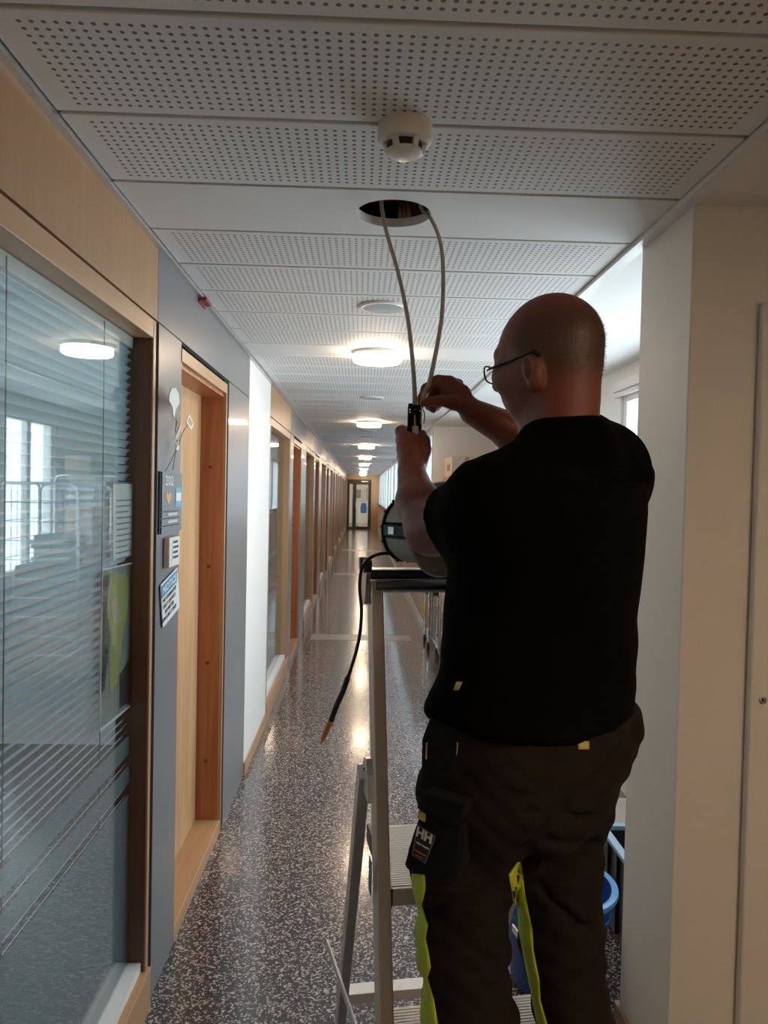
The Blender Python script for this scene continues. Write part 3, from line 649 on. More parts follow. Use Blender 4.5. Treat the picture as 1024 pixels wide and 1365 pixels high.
def carton(cx, cy, z, sx, sy, sz, rz, mat, label, tape=True, tilt=0):
    t = thing('carton', (cx, cy, z), label, 'box', 'boxes in the alcove')
    M = Matrix.Translation((cx, cy, z)) @ Matrix.Rotation(rz, 4, 'Z') @ Matrix.Rotation(tilt, 4, 'Y')
    MB(M).box(-sx/2, sx/2, -sy/2, sy/2, 0, sz).build('body', mat, t, bevel=.004)
    if tape: MB(M).box(-.025, .025, -sy/2-.001, sy/2+.001, sz*.75, sz+.001).build('tape', 'cardboard_light' if mat == 'cardboard' else 'cardboard', t)
    MB(M).box(-sx/2-.001, sx/2+.001, -.004, .004, sz-.002, sz+.0015).build('flap_seam', 'paper_brown', t)
    MB(M).box(-sx/2-.001, -sx/2+.001, -sy*.3, sy*.1, sz*.25, sz*.6).build('print', 'paper_brown', t)
ZB = .172
carton(1.08, 6.28, ZB, .52, .62, .45, .03, 'cardboard', 'large brown carton at the bottom of the hidden roll cage')
carton(1.10, 6.30, ZB+.452, .50, .55, .38, -.05, 'stone_grey', 'grey carton on top in the hidden roll cage')
carton(1.08, 7.35, ZB, .50, .62, .5, .02, 'cardboard_light', 'pale carton at the bottom of the far roll cage')
carton(1.22, 7.35, ZB+.503, .28, .60, .42, -.03, 'cardboard', 'brown carton stacked second in the far roll cage')
carton(1.23, 7.36, ZB+.925, .27, .56, .36, .03, 'cardboard_light', 'pale carton stacked third in the far roll cage')
def bundle(cx, cy, z, n, label, mats, sx=.26):
    t = thing('paper_stack', (cx, cy, z), label, 'paper stack', 'paper bundles in the alcove')
    for i in range(n):
        M = Matrix.Translation((cx, cy, z+i*.034)) @ Matrix.Rotation(random.uniform(-.22, .22), 4, 'Z')
        MB(M).box(-sx/2, sx/2, -.21, .21, 0, .033).build('bundle', mats[i % len(mats)], t, bevel=.004)
bundle(1.22, 7.30, ZB+1.287, 8, 'stack of white and blue paper packs in the far roll cage', ['paper_white', 'paper_blue', 'paper_white', 'cardboard_light'])
carton(1.23, 7.36, ZB+1.56, .25, .50, .20, .12, 'paper_brown', 'dark brown bundle topping the far roll cage')
bundle(1.08, 6.25, ZB+.834, 7, 'low stack of grey and white packs in the hidden roll cage', ['stone_grey', 'paper_white'], .3)
# cabinet with boxes on top
cb = thing('cabinet', (1.2, 8.05, 0), 'pale wooden cabinet against the alcove end wall', 'cabinet')
MB().box(.93, 1.48, 7.80, 8.39, .08, 1.84).build('body', 'wainscot', cb, bevel=.003); MB().box(.95, 1.48, 7.82, 8.39, 0, .08).build('plinth', 'dark_gap', cb)
for k, (a, b) in enumerate(((7.81, 8.095), (8.105, 8.385))):
    d_ = MB().box(.912, .93, a, b, .09, 1.83).build('door', 'beech', cb, bevel=.002); MB().cyl((.90, (b-.03 if k == 0 else a+.03), 1.0), (.90, (b-.03 if k == 0 else a+.03), 1.12), .006, n=8).build('handle', 'chrome', d_)
carton(1.10, 8.10, 1.842, .34, .30, .20, .15, 'cardboard_light', 'tilted pale carton on top of the wooden cabinet')
for k, (x, y) in enumerate(((1.34, 7.90), (1.42, 8.12))): carton(x, y, 1.842, .11, .16, .10, .1*k, 'stone_grey', ['small grey packet on the cabinet next to the pale carton', 'small grey packet on the cabinet farther from the pale carton'][k], tape=False)
# black trolley just past the far cage
tr = thing('trolley', (.87, 7.95+.3, 0), 'black topped trolley with steel legs by the far roll cage', 'trolley')
for (x, y) in ((.74, 7.82), (.74, 8.28), (.88, 7.82), (.88, 8.28)):
    MB().tube([(x, y, .09), (x, y, .62)], .012, 8).build('leg', 'chrome', tr, smooth=True); MB().lathe([(.01, -.012), (.042, -.012), (.042, .012), (.01, .012)], (x, y, .042), 18, (1, 0, 0)).build('wheel', 'black_rubber', tr, smooth=True)
MB().box(.715, .90, 7.79, 8.31, .62, .86).build('bin', 'black_plastic', tr, bevel=.01); MB().box(.72, .90, 7.80, 8.30, .56, .58).build('shelf', 'steel_wire', tr)
# bucket
bc = thing('bucket', (.695, 2.50, 0), 'large round blue plastic tub behind the man\'s legs', 'bucket')
BC = (.695, 2.50, 0)
MB().lathe([(.0, .004), (.135, .004), (.148, .01), (.185, .335), (.178, .335), (.142, .02), (0, .016)], BC, 48).build('body', 'bucket_blue', bc, smooth=True)
MB().lathe([(.184, .318), (.198, .318), (.202, .326), (.200, .338), (.190, .343), (.179, .338), (.178, .328), (.184, .318)], BC, 48, caps=False).build('rim', 'rim_blue', bc, smooth=True)
MB().lathe([(.1745, .255), (.181, .259), (.1755, .263)], BC, 48, caps=False).build('band', 'bucket_blue', bc, smooth=True)
# crate
ck = thing('crate', (1.2, 2.7, 0), 'black plastic crate with a pale blue rim by the white pier', 'crate')
cx0, cx1, cy0, cy1, cz = .985, 1.40, 2.48, 2.89, .36
mb = MB()
for a in ((cx0, cx0+.008, cy0, cy1), (cx1-.008, cx1, cy0, cy1), (cx0+.008, cx1-.008, cy0, cy0+.008), (cx0+.008, cx1-.008, cy1-.008, cy1)): mb.box(*a, .01, cz-.02)
mb.box(cx0+.008, cx1-.008, cy0+.008, cy1-.008, .01, .02); mb.build('body', 'crate_black', ck)
mb = MB().box(cx0-.02, cx0+.008, cy0-.02, cy1+.02, cz-.02, cz).box(cx1-.008, cx1+.02, cy0-.02, cy1+.02, cz-.02, cz).box(cx0+.008, cx1-.008, cy0-.02, cy0+.008, cz-.02, cz).box(cx0+.008, cx1-.008, cy1-.008, cy1+.02, cz-.02, cz); mb.build('rim', 'crate_rim', ck, bevel=.004)
MB().box(cx0-.028, cx0-.008, cy0+.10, cy1-.10, cz-.01, cz+.006).build('grip', 'crate_rim', ck, bevel=.003)
for yy in (cy0+.03, cy0+.13, cy0+.23, cy0+.33): MB().box(cx0-.012, cx0, yy, yy+.02, .03, cz-.02).build('rib', 'crate_black', ck)
# white bent-leg stool beyond the crate
st = thing('stool', (1.05, 3.4, 0), 'white stool with bent flat legs beyond the black crate', 'stool')
for k, yy in enumerate((3.25, 3.62)):
    for s in (0, 1):
        x0 = 1.105+s*.26; sg = -1 if s == 0 else 1
        path = smooth_path([(x0-sg*.01, yy, .50), (x0, yy, .42), (x0+sg*.004, yy, .34), (x0+sg*-.02*-1*0, yy, .27), (x0+sg*.06, yy, .10), (x0+sg*.08, yy, .0)], 5); mb = MB()
        for a, b in zip(path[:-1], path[1:]): mb.bar(a, b+(b-a)*.05, .04, .014, (0, 1, 0) if 0 else (1, 0, 0))
        mb.build('leg', 'white_gloss', st, bevel=.002)
        MB().lathe([(.005, 0), (.005, .002)], (x0+sg*.002, yy-.008, .38), 10, (0, -1, 0)).build('screw', 'sign_black', st)
MB().box(1.08, 1.39, 3.20, 3.67, .50, .53).build('seat', 'white_gloss', st, bevel=.008); MB().box(1.07, 1.40, 3.24, 3.64, .14, .16).build('shelf', 'white_gloss', st)
# ------------------------------------------------------------------ step ladder
LA = math.radians(8); LM = Matrix.Translation((.0783, 1.0695, -.099)) @ Matrix.Rotation(LA, 4, 'Z') @ Matrix.Scale(1.06, 4)   # local z of the floor is FL
FL = .0935
LW = .375; SL = .32
ld = thing('step_ladder', (.25, 1.4, 0), 'aluminium platform step ladder the man stands on', 'ladder')
def rail_pt(side, z):
    u = .012+.012*z/1.5; return Vector((u if side == 0 else LW-u, SL*z, z))
for s in (0, 1):
    rl = MB(LM).bar(rail_pt(s, FL+.03), rail_pt(s, 1.47), .024, .058, (1, 0, 0)).build('front_rail', 'aluminium_beige', ld, bevel=.003)
    MB(LM).bar(rail_pt(s, FL), rail_pt(s, FL+.04), .03, .066, (1, 0, 0)).build('foot', 'black_plastic', rl)
    sg = -1 if s == 0 else 1; base = 0 if s == 0 else LW
    p0 = Vector((base+sg*.001, .405, 1.12)); p1 = Vector((base-sg*.022, .93, FL+.04))
    rr = MB(LM).bar(p0, p1, .022, .040, (1, 0, 0)).build('rear_leg', 'aluminium', ld, bevel=.003)
    d = (p1-p0).normalized(); MB(LM).bar(p1, p1+d*.042, .028, .046, (1, 0, 0)).build('foot', 'black_plastic', rr)
    x = base-sg*.010
    MB(LM).prism([(x, .34, 1.085), (x, .355, 1.13), (x, .375, 1.155), (x, .40, 1.15), (x, .42, 1.12), (x, .41, 1.085)], (sg*.013, 0, 0)).build('hinge_plate', 'aluminium', ld, bevel=.002)
    for (v, z) in ((.375, 1.135), (.40, 1.11)): MB(LM).lathe([(.005, 0), (.005, .004), (0, .005)], (x+sg*.013, v, z), 12, (sg, 0, 0)).build('rivet', 'chrome', ld)
    MB(LM).bar((base+sg*.034, .69, .62), (base+sg*.012, .215, .70), .016, .004, (0, 0, 1)).build('brace', 'aluminium_white', ld)
    xo = base-sg*.010
    MB(LM).prism([(xo, .44, 1.49), (xo, .455, 1.51), (xo, .51, 1.507), (xo, .535, 1.48), (xo, .525, 1.45), (xo, .49, 1.425), (xo, .455, 1.43)], (sg*.009, 0, 0)).build('end_plate', 'aluminium_pink', ld, bevel=.001)
    for v in (.452, .51): MB(LM).lathe([(.004, -.004), (.013, -.003), (.013, .012), (.004, .013)], (xo+sg*.001, v, 1.505), 16, (sg, 0, 0)).build('end_cap', 'black_plastic', ld, smooth=True)
def tread(z, v0, v1, name):
    u0, u1 = .030, LW-.030
    b = MB(LM).box(u0+.008, u1-.008, v0+.008, v1-.008, z-.030, z-.002).build(name, 'tread_alu', ld)
    MB(LM).box(u0+.008, u1-.008, v0, v0+.008, z-.032, z-.001).build('nosing', 'tread_alu', b, bevel=.002)
    mb = MB(LM); k = int((v1-v0-.016)/.0075)
    for i in range(k): mb.box(u0+.008, u1-.008, v0+.010+i*.0075, v0+.0145+i*.0075, z-.002, z)
    mb.build('ribbing', 'tread_alu', b)['kind'] = 'stuff'
    for u in (u0, u1-.008): MB(LM).box(u, u+.008, v0-.003, v1, z-.034, z+.001).build('end_cap', 'black_plastic', b, bevel=.002)
tread(.95, .294, .555, 'platform')
for z in (.715, .48, .245): tread(z, SL*z-.035, SL*z+.105, 'tread')
for z in (.46,):
    v = .40+(1.13-z)*.522; MB(LM).box(.02, LW-.02, v-.012, v+.03, z-.025, z).build('rear_rung', 'tread_alu', ld, bevel=.002)
v = .40+(1.13-.22)*.522; MB(LM).box(.02, LW-.02, v-.012, v+.03, .195, .22).build('rear_rung', 'tread_alu', ld, bevel=.002)
MB(LM).box(.006, LW-.006, .455, .505, 1.478, 1.498).build('top_tray', 'dark_bar', ld, bevel=.006)
MB(LM).tube([(.020, .447, 1.467), (LW-.020, .447, 1.467)], .0125, 14).build('top_bar', 'alu_dark', ld, smooth=True)
MB(LM).box(-.0015, -.0005, .29, .32, .94, 1.0).build('sticker', 'sticker_blue', ld)

# ------------------------------------------------------------------ cable reel on the ladder top, with its lead
ax = Vector((.66, -.75, 0)).normalized()
RC_ = at(590, 706, 1.50)
cr = thing('cable_reel', at(570, 758, 1.53), 'grey and black reel with a pale disc on the ladder top', 'reel')
MB().lathe([(.0, -0.0043), (0.0937, -0.0043), (0.0969, 0), (0.0937, 0.0043), (0.0660, 0.0011), (0.0618, -0.0011), (0, -0.0011)], RC_, 56, ax).build('disc', 'disc_grey', cr, smooth=True)
BCc = RC_-ax*0.0064-ZU*0.0043
MB().lathe([(0.0479, -.110), (0.0479, -0.0043)], BCc, 32, ax).build('core', 'black_plastic', cr, smooth=True)
q = Vector((0, 0, 1)).rotation_difference(ax).to_matrix()
side_v = ax.cross(ZU).normalized()
for a0, a1 in ((14, 166), (194, 346)):
    mb = MB(); vs = []; fs = []; n = 18; prof = [(0.0554, -0.0980), (0.0639, -0.0958), (0.0682, -0.0852), (0.0698, -0.0064), (0.0554, -0.0043)]
    for i in range(n+1):
        a = math.radians(a0+(a1-a0)*i/n)
        for r, z in prof: vs.append(BCc+ax*z+(side_v*math.cos(a)+ZU*math.sin(a))*r)
    k = len(prof)
    for i in range(n): fs += [(i*k+j, i*k+(j+1) % k, (i+1)*k+(j+1) % k, (i+1)*k+j) for j in range(k)]
    fs += [tuple(range(k)), tuple(n*k+j for j in range(k-1, -1, -1))]
    mb.add(vs, fs).build('shell', 'drum_grey', cr, smooth=True)
MB().lathe([(.060, -.1015), (.0690, -.1010), (.0690, -.0975), (.060, -.0970)], BCc, 40, ax).build('flange', 'black_plastic', cr, smooth=True)
for j in range(14):
    a = 2*math.pi*j/14+.1; e_ = side_v*math.cos(a)+ZU*math.sin(a); MB().bar(BCc-ax*.099+e_*.067, BCc-ax*.099+e_*.0722, .004, .004, ax).build('tooth', 'black_plastic', cr)
for s in (-1, 1):
    lt = MB().bar(BCc-ax*0.0905+side_v*s*0.0618, BCc-ax*0.0213+side_v*s*0.0618, 0.0234, 0.0213, ZU).build('latch', 'black_plastic', cr, bevel=0.0021)
    MB().bar(BCc-ax*0.0746+side_v*s*0.0730, BCc-ax*0.0586+side_v*s*0.0730, 0.0149, 0.0021, ZU).build('buckle', 'aluminium', lt)
lead = [(526, 738, 1.55), (508, 738, 1.53), (492, 745, 1.50), (482, 760, 1.495), (479.5, 785, 1.495), (482, 815, 1.495), (479, 850, 1.495), (470, 885, 1.495), (463, 905, 1.495)]
pc = thing('power_probe', at(440, 960, 1.495), 'black lead with an orange pointed tip hanging from the reel', 'probe')
MB().tube(smooth_path([at(*p) for p in lead]), .0036, 10).build('lead', 'black_rubber', pc, smooth=True)
sp_ = [at(464, 902, 1.495), at(457, 922, 1.495), at(449, 940, 1.495), at(441, 962, 1.495)]
MB().tube(smooth_path(sp_), [.0045]+[.0058]*23+[.0056], 12).build('sleeve', 'black_plastic', pc, smooth=True)
a, b = at(441, 961, 1.495), at(427.5, 992, 1.495); d = b-a
tp = MB().tube([a, a+d*.05, a+d*.06, a+d*.12, a+d*.13, a+d*.72, b], [.0065, .0075, .0105, .0105, .006, .0048, .0008], 14).build('tip', 'probe_orange', pc, smooth=True)

# ------------------------------------------------------------------ cables from the ceiling and the connector in the hands
ca = thing('ceiling_cable', HOLE, 'straight beige cable hanging from the ceiling hole to the connector', 'cable')
MB().tube(smooth_path([(HOLE.x-.03, 2.10, 2.62), at(508, 255, 2.05), at(513, 300, 2.0), at(530, 360, 1.9), at(543, 420, 1.8), at(549, 470, 1.7), at(552.5, 515, 1.62), at(553, 548, 1.575)]), .0052, 10).build('jacket', 'cable_beige', ca, smooth=True)
MB().tube(smooth_path([at(553, 547, 1.575), at(553, 560, 1.572), at(554, 572, 1.57)]), .002, 6).build('core_wire', 'connector_cream', ca, smooth=True)
cb2 = thing('ceiling_cable', HOLE, 'looping beige cable from the right rim of the hole to the right hand', 'cable')
MB().tube(smooth_path([(HOLE.x+.0, 2.06, 2.60), (HOLE.x+.055, 2.03, 2.47), at(563, 279, 2.05), at(573, 289, 2.03), at(585, 315, 1.98), at(590.5, 350, 1.9), at(590, 410, 1.8), at(584, 455, 1.72), at(573, 508, 1.585), at(567, 522, 1.575), at(563, 540, 1.569)]), .0052, 10).build('jacket', 'cable_beige', cb2, smooth=True)
for k, (px, py) in enumerate(((561, 552), (565, 552))): MB().tube(smooth_path([at(562, 541, 1.562), at(px+1, 552, 1.56), at(px, 565, 1.565)]), .0014, 6).build('core_wire', 'cord_dark' if k else 'connector_cream', cb2)
cn = thing('connector', at(552, 558, 1.57), 'black cable connector held between the two hands', 'connector')
MB().box(*[v for v in (at(542.5, 600, 1.585).x, at(560.5, 600, 1.585).x, 1.572, 1.592, at(552, 580, 1.58).z, at(552, 540, 1.58).z)]).build('housing', 'connector_black', cn, bevel=.003)
MB().box(at(542.5, 600, 1.585).x, at(548, 600, 1.585).x, 1.564, 1.573, at(552, 576, 1.58).z, at(552, 539, 1.58).z).box(at(557, 600, 1.585).x, at(560.5, 600, 1.585).x, 1.564, 1.573, at(552, 576, 1.58).z, at(552, 543, 1.58).z).build('side_wall', 'connector_black', cn, bevel=.001)
for px, py in ((546.5, 546), (546.5, 549.5), (560, 548), (564, 545)):
    p = at(px, py, 1.562); MB().lathe([(.0016, 0), (.0016, .003)], p, 8, (0, -1, 0)).build('terminal', 'chrome', cn)
MB().box(at(549, 576, 1.57).x, at(558, 576, 1.57).x, 1.562, 1.574, at(552, 580, 1.57).z, at(552, 568, 1.57).z).build('insert', 'connector_cream', cn, bevel=.003)
# ------------------------------------------------------------------ signed-distance modelling for the man
class Field:
    def __init__(s, lo, hi, h):
        s.lo = np.array(lo, float); s.h = h; s.n = np.ceil((np.array(hi)-s.lo)/h).astype(int)+1
        s.f = np.full(s.n, .2, np.float32); s.ax = [(s.lo[i]+h*np.arange(s.n[i])).astype(np.float32) for i in range(3)]
    def sub(s, lo, hi, pad):
        a = np.clip(np.floor((np.array(lo)-pad-s.lo)/s.h).astype(int), 0, s.n); b = np.clip(np.ceil((np.array(hi)+pad-s.lo)/s.h).astype(int)+1, 0, s.n)
        sl = tuple(slice(a[i], b[i]) for i in range(3))
        X = s.ax[0][sl[0]][:, None, None]; Y = s.ax[1][sl[1]][None, :, None]; Z = s.ax[2][sl[2]][None, None, :]
        return sl, X, Y, Z
    def blend(s, sl, d, k, op='u'):
        a = s.f[sl]
        if a.size == 0: return
        if op == 'u':
            if k > 0: hh = np.maximum(k-np.abs(a-d), 0)/k; s.f[sl] = np.minimum(a, d)-hh*hh*k*.25
            else: s.f[sl] = np.minimum(a, d)
        elif op == 's':
            d = -d; hh = np.maximum(k-np.abs(a-d), 0)/max(k, 1e-6); s.f[sl] = np.maximum(a, d)+hh*hh*k*.25
    def cap(s, a, b, ra, rb, k=.01, op='u', cut=None):
        a = np.array(a); b = np.array(b); r = max(ra, rb)
        sl, X, Y, Z = s.sub(np.minimum(a, b)-r, np.maximum(a, b)+r, k+.02)
        ba = b-a; L = (ba*ba).sum()
        t = np.clip(((X-a[0])*ba[0]+(Y-a[1])*ba[1]+(Z-a[2])*ba[2])/L, 0, 1)
        d = np.sqrt((X-a[0]-t*ba[0])**2+(Y-a[1]-t*ba[1])**2+(Z-a[2]-t*ba[2])**2)-(ra+(rb-ra)*t)
        if cut is not None:
            p, n = cut; d = np.maximum(d, (X-p[0])*n[0]+(Y-p[1])*n[1]+(Z-p[2])*n[2])
        s.blend(sl, d.astype(np.float32), k, op)
    def chain(s, pts, rs, k=.006):
        for i in range(len(pts)-1): s.cap(pts[i], pts[i+1], rs[i], rs[i+1], k)
    def ell(s, c, R, axes, k=.01, op='u'):   # axes: three unit vectors
        c = np.array(c); R = np.array(R, float); rr = R.max(); sl, X, Y, Z = s.sub(c-rr, c+rr, k+.02)
        q = [((X-c[0])*a[0]+(Y-c[1])*a[1]+(Z-c[2])*a[2]) for a in axes]
        k0 = np.sqrt(sum((q[i]/R[i])**2 for i in range(3))); k1 = np.sqrt(sum((q[i]/R[i]**2)**2 for i in range(3)))+1e-6
        s.blend(sl, (k0*(k0-1)/k1).astype(np.float32), k, op)
    def loft(s, rings, u, v, k=.03):   # rings: (z, cx, cy, a, b)
        rings = sorted(rings); zz = [r[0] for r in rings]
        sl, X, Y, Z = s.sub([-9, -9, zz[0]], [9, 9, zz[-1]], .03)
        zc = np.clip(Z.ravel(), zz[0], zz[-1]); itp = [np.interp(zc, zz, [r[i] for r in rings])[None, None, :] for i in range(1, 5)]
        du = (X-itp[0])*u[0]+(Y-itp[1])*u[1]; dv = (X-itp[0])*v[0]+(Y-itp[1])*v[1]
        e = np.sqrt((du/itp[2])**2+(dv/itp[3])**2)+1e-6; d = (e-1)*np.minimum(itp[2], itp[3])*.95
        d = np.maximum(d, np.maximum(zz[0]-Z, Z-zz[-1])); s.blend(sl, d.astype(np.float32), k)
    def mesh(s):
        f = s.f; ins = f < 0; nx, ny, nz = f.shape
        c = [ins[i:nx-1+i, j:ny-1+j, k:nz-1+k] for i in (0, 1) for j in (0, 1) for k in (0, 1)]
        cnt = sum(x.astype(np.int8) for x in c); act = (cnt > 0) & (cnt < 8); idx = np.argwhere(act); vid = np.full(act.shape, -1, np.int32); vid[act] = np.arange(len(idx))
        P = np.zeros((len(idx), 3)); W = np.zeros(len(idx)); offs = [(i, j, k) for i in (0, 1) for j in (0, 1) for k in (0, 1)]
        val = {o: f[idx[:, 0]+o[0], idx[:, 1]+o[1], idx[:, 2]+o[2]] for o in offs}
        for o in offs:
            for a in range(3):
                if o[a] == 0:
                    o2 = tuple(o[b]+(b == a) for b in range(3)); va, vb = val[o], val[o2]; m_ = (va < 0) != (vb < 0); t = np.where(m_, va/np.where(m_, va-vb, 1), 0)
                    p = np.array(o, float)[None, :].repeat(len(idx), 0); p[:, a] += t; P[m_] += p[m_]; W += m_
        P = s.lo+(idx+P/W[:, None])*s.h; F = []
        for a in range(3):
            b, c_ = (a+1) % 3, (a+2) % 3
            s0 = [slice(None)]*3; s1 = [slice(None)]*3; s0[a] = slice(0, -1); s1[a] = slice(1, None)
            A = ins[tuple(s0)]; B = ins[tuple(s1)]; e = np.argwhere(A != B)
            ok = (e[:, b] > 0) & (e[:, c_] > 0) & (e[:, b] < act.shape[b]) & (e[:, c_] < act.shape[c_]) & (e[:, a] < act.shape[a]); e = e[ok]
            def g(db, dc):
                q = e.copy(); q[:, b] -= db; q[:, c_] -= dc; return vid[q[:, 0], q[:, 1], q[:, 2]]
            Q = np.stack([g(0, 0), g(1, 0), g(1, 1), g(0, 1)], 1); fl = ~A[e[:, 0], e[:, 1], e[:, 2]]; Q[fl] = Q[fl][:, ::-1]; F.append(Q)
        return P, np.concatenate(F)
    def build(s, name, mat, parent, keep=None):
        P, F = s.mesh()
        c = P.mean(0); me = bpy.data.meshes.new(name); me.from_pydata((P-c).tolist(), [], F.tolist()); me.materials.append(MATS[mat])
        me.polygons.foreach_set('use_smooth', [True]*len(me.polygons)); me.update()
        import bmesh
        bm = bmesh.new(); bm.from_mesh(me); bmesh.ops.recalc_face_normals(bm, faces=bm.faces); bm.to_mesh(me); bm.free()
        o = bpy.data.objects.new(name, me); link(o, Vector(c), parent)
        o['_'] = 0; del o['_']
        return o, BVHTree.FromPolygons([Vector(p) for p in P], [tuple(int(i) for i in q) for q in F])
man = thing('person', (.3, 1.2, .161), 'man in black T-shirt and dark work trousers wiring cables on the ladder', 'person')
PH = math.radians(45)
BF = np.array([-math.sin(PH), math.cos(PH), 0]); BL = np.array([-math.cos(PH), -math.sin(PH), 0])   # body forward, body left
V3 = lambda p: np.array(p, float)
def A(px, py, Y): return V3(at(px, py, Y))
# head frame
th, pi_ = math.radians(40), math.radians(-9)
HF = V3((-math.cos(th)*math.cos(pi_), math.sin(th)*math.cos(pi_), math.sin(pi_))); HL = V3((-math.sin(th), -math.cos(th), 0)); HU = np.cross(HF, HL)
if HU[2] < 0: HU = -HU
HC = A(733, 461, 1.36)
def H(f, l, u): return HC+HF*f+HL*l+HU*u
axs = (HF, HL, HU)
LS, RS = A(664, 671, 1.225), A(800, 622, 1.45)
EL, WRL = A(576, 704, 1.385), A(549, 632, 1.52)
ER, WRR = A(748, 612, 1.72), A(630, 549, 1.60)
C7 = A(752, 588, 1.345)
b = Field((-.02, 1.08, 1.38), (.62, 1.84, 2.08), .0038)
b.ell(H(-.004, 0, .0), (.0955, .078, .092), axs, 0)
b.ell(H(.020, 0, -.030), (.078, .071, .080), axs, .03)
b.ell(H(.036, 0, -.074), (.056, .056, .056), axs, .035)
b.ell(H(.060, 0, -.104), (.026, .028, .020), axs, .03)
b.cap(H(.086, -.035, -.002), H(.083, .037, -.002), .011, .011, .012)        # brow
for s in (-1, 1):
    b.ell(H(.070, s*.042, -.046), (.028, .024, .026), axs, .025)           # cheeks
    b.ell(H(.094, s*.031, -.022), (.012, .016, .010), axs, .0, 's') if 0 else None
    # ear
    b.ell(H(.002, s*.073, -.056), (.018, .014, .034), axs, .005); b.ell(H(.007, s*.084, -.050), (.009, .008, .020), axs, .003, 's')
    b.cap(H(.010, s*.070, -.082), H(.006, s*.074, -.078), .008, .008, .006)
    b.ell(H(.082, s*.031, -.026), (.013, .014, .012), axs, .006)          # eyes
b.cap(H(.090, 0, -.012), H(.112, 0, -.048), .009, .013, .015); b.cap(H(.1, -.012, -.052), H(.1, .012, -.052), .009, .009, .01)
b.cap(H(.086, -.018, -.076), H(.086, .018, -.076), .009, .009, .012); b.cap(H(.084, -.015, -.088), H(.084, .015, -.088), .009, .009, .012)
b.cap(H(-.028, 0, -.055), C7+V3((0, 0, .0)), .059, .060, .02)
b.cap(H(.0, 0, -.100), C7+BF*.035-V3((0, 0, .02)), .045, .060, .03)
b.cap(C7-V3((0, 0, .02)), LS, .050, .052, .03); b.cap(C7-V3((0, 0, .02)), RS, .050, .056, .03); b.cap(C7-V3((0, 0, .10)), C7-V3((0, 0, .16)), .10, .12, .05)
b.cap(C7+V3((0, 0, -.05)), LS+V3((0, 0, -.02)), .06, .052, .03)
b.chain([LS, EL], [.054, .048], .03); b.chain([EL, A(558, 672, 1.45), WRL], [.048, .042, .029], .02)
b.chain([RS, ER], [.056, .050], .03); b.chain([ER, A(686, 577, 1.66), WRR], [.050, .043, .028], .02)
# left hand, closed around the lower end of the connector
b.ell(A(549, 612, 1.535), (.026, .028, .036), (V3((1, 0, 0)), V3((0, 1, 0)), V3((0, 0, 1))), .02)
b.ell(A(546, 595, 1.548), (.025, .026, .030), (V3((1, 0, 0)), V3((0, 1, 0)), V3((0, 0, 1))), .015)
for i, (py, L) in enumerate(((575, 1.0), (587, 1.05), (599, 1.0), (610, .85))):
    b.chain([A(539-2*(i == 1), py+8, 1.545), A(534.5+i*.8, py, 1.565), A(536+i, py-2, 1.60), A(552*L+534*(1-L), py+1, 1.612), A(560*L+534*(1-L), py+4, 1.597)], [.013, .0118, .0105, .0095, .008], .005)
b.chain([A(560, 618, 1.535), A(566, 600, 1.543), A(566, 588, 1.550), A(563, 578, 1.558)], [.016, .014, .0118, .0085], .006)
b.ell(A(590, 522, 1.622), (.022, .012, .018), (V3((1, 0, 0)), V3((0, 1, 0)), V3((0, 0, 1))), .01)
# right hand, thumb and index pinching the cable
b.ell(A(610, 528, 1.600), (.030, .022, .026), (V3((.85, 0, .5)), V3((0, 1, 0)), V3((-.5, 0, .85))), .02)
b.ell(A(598, 515, 1.605), (.022, .022, .018), (V3((.85, 0, .5)), V3((0, 1, 0)), V3((-.5, 0, .85))), .015)
b.chain([A(600, 508, 1.60), A(584, 507, 1.603), A(568, 518, 1.60), A(562, 531, 1.59), A(561, 541, 1.580)], [.012, .0115, .0105, .0088, .0075], .005)
for i, (dx, dy, dY) in enumerate(((0, 0, .022), (5, 2, .040), (9, 3, .056))):
    b.chain([A(602+dx, 509+dy, 1.605+dY*.5), A(585+dx, 510+dy, 1.60+dY), A(570+dx, 526+dy, 1.60+dY), A(572+dx, 541, 1.59+dY), A(578+dx*.6, 546-dy, 1.578+dY)], [.012, .0115, .0108, .009, .008], .005)
b.chain([A(617, 541, 1.59), A(604, 537, 1.578), A(586, 534, 1.566), A(572, 535.5, 1.558), A(565, 537, 1.556)], [.016, .0145, .0112, .0095, .0075], .006)
body, bvh_b = b.build('body', 'skin', man)
# hair: stubble pigment on the scalp and short strands
co = np.empty(len(body.data.vertices)*3); body.data.vertices.foreach_get('co', co); co = co.reshape(-1, 3)+np.array(WL[body.name]); no = np.empty(len(co)*3); body.data.vertices.foreach_get('normal', no); no = no.reshape(-1, 3)
d_ = co-HC; lf, ll, lu = d_@HF, d_@HL, d_@HU
def sst(a, b_, x): t = np.clip((x-a)/(b_-a), 0, 1); return t*t*(3-2*t)
hm = sst(.062, .018, lu-.10*np.clip(-lf, 0, .1))*sst(.050, .012, lf+.35*np.clip(lu, 0, .1)+.5*np.clip(-lu-.01, 0, .1))*sst(-.088, -.045, lu-.25*np.clip(lf+.03, 0, .1))
ear = np.exp(-(((lf-.002)/.022)**2+((lu+.056)/.036)**2)**2)*(np.abs(ll) > .055); hm *= 1-ear
at_ = body.data.attributes.new('stubble', 'FLOAT', 'POINT'); at_.data.foreach_set('value', hm.astype(np.float32))
rng = np.random.default_rng(3); cand = np.where(rng.random(len(co)) < hm*.9)[0]
mb = MB(); vs = []; fs = []
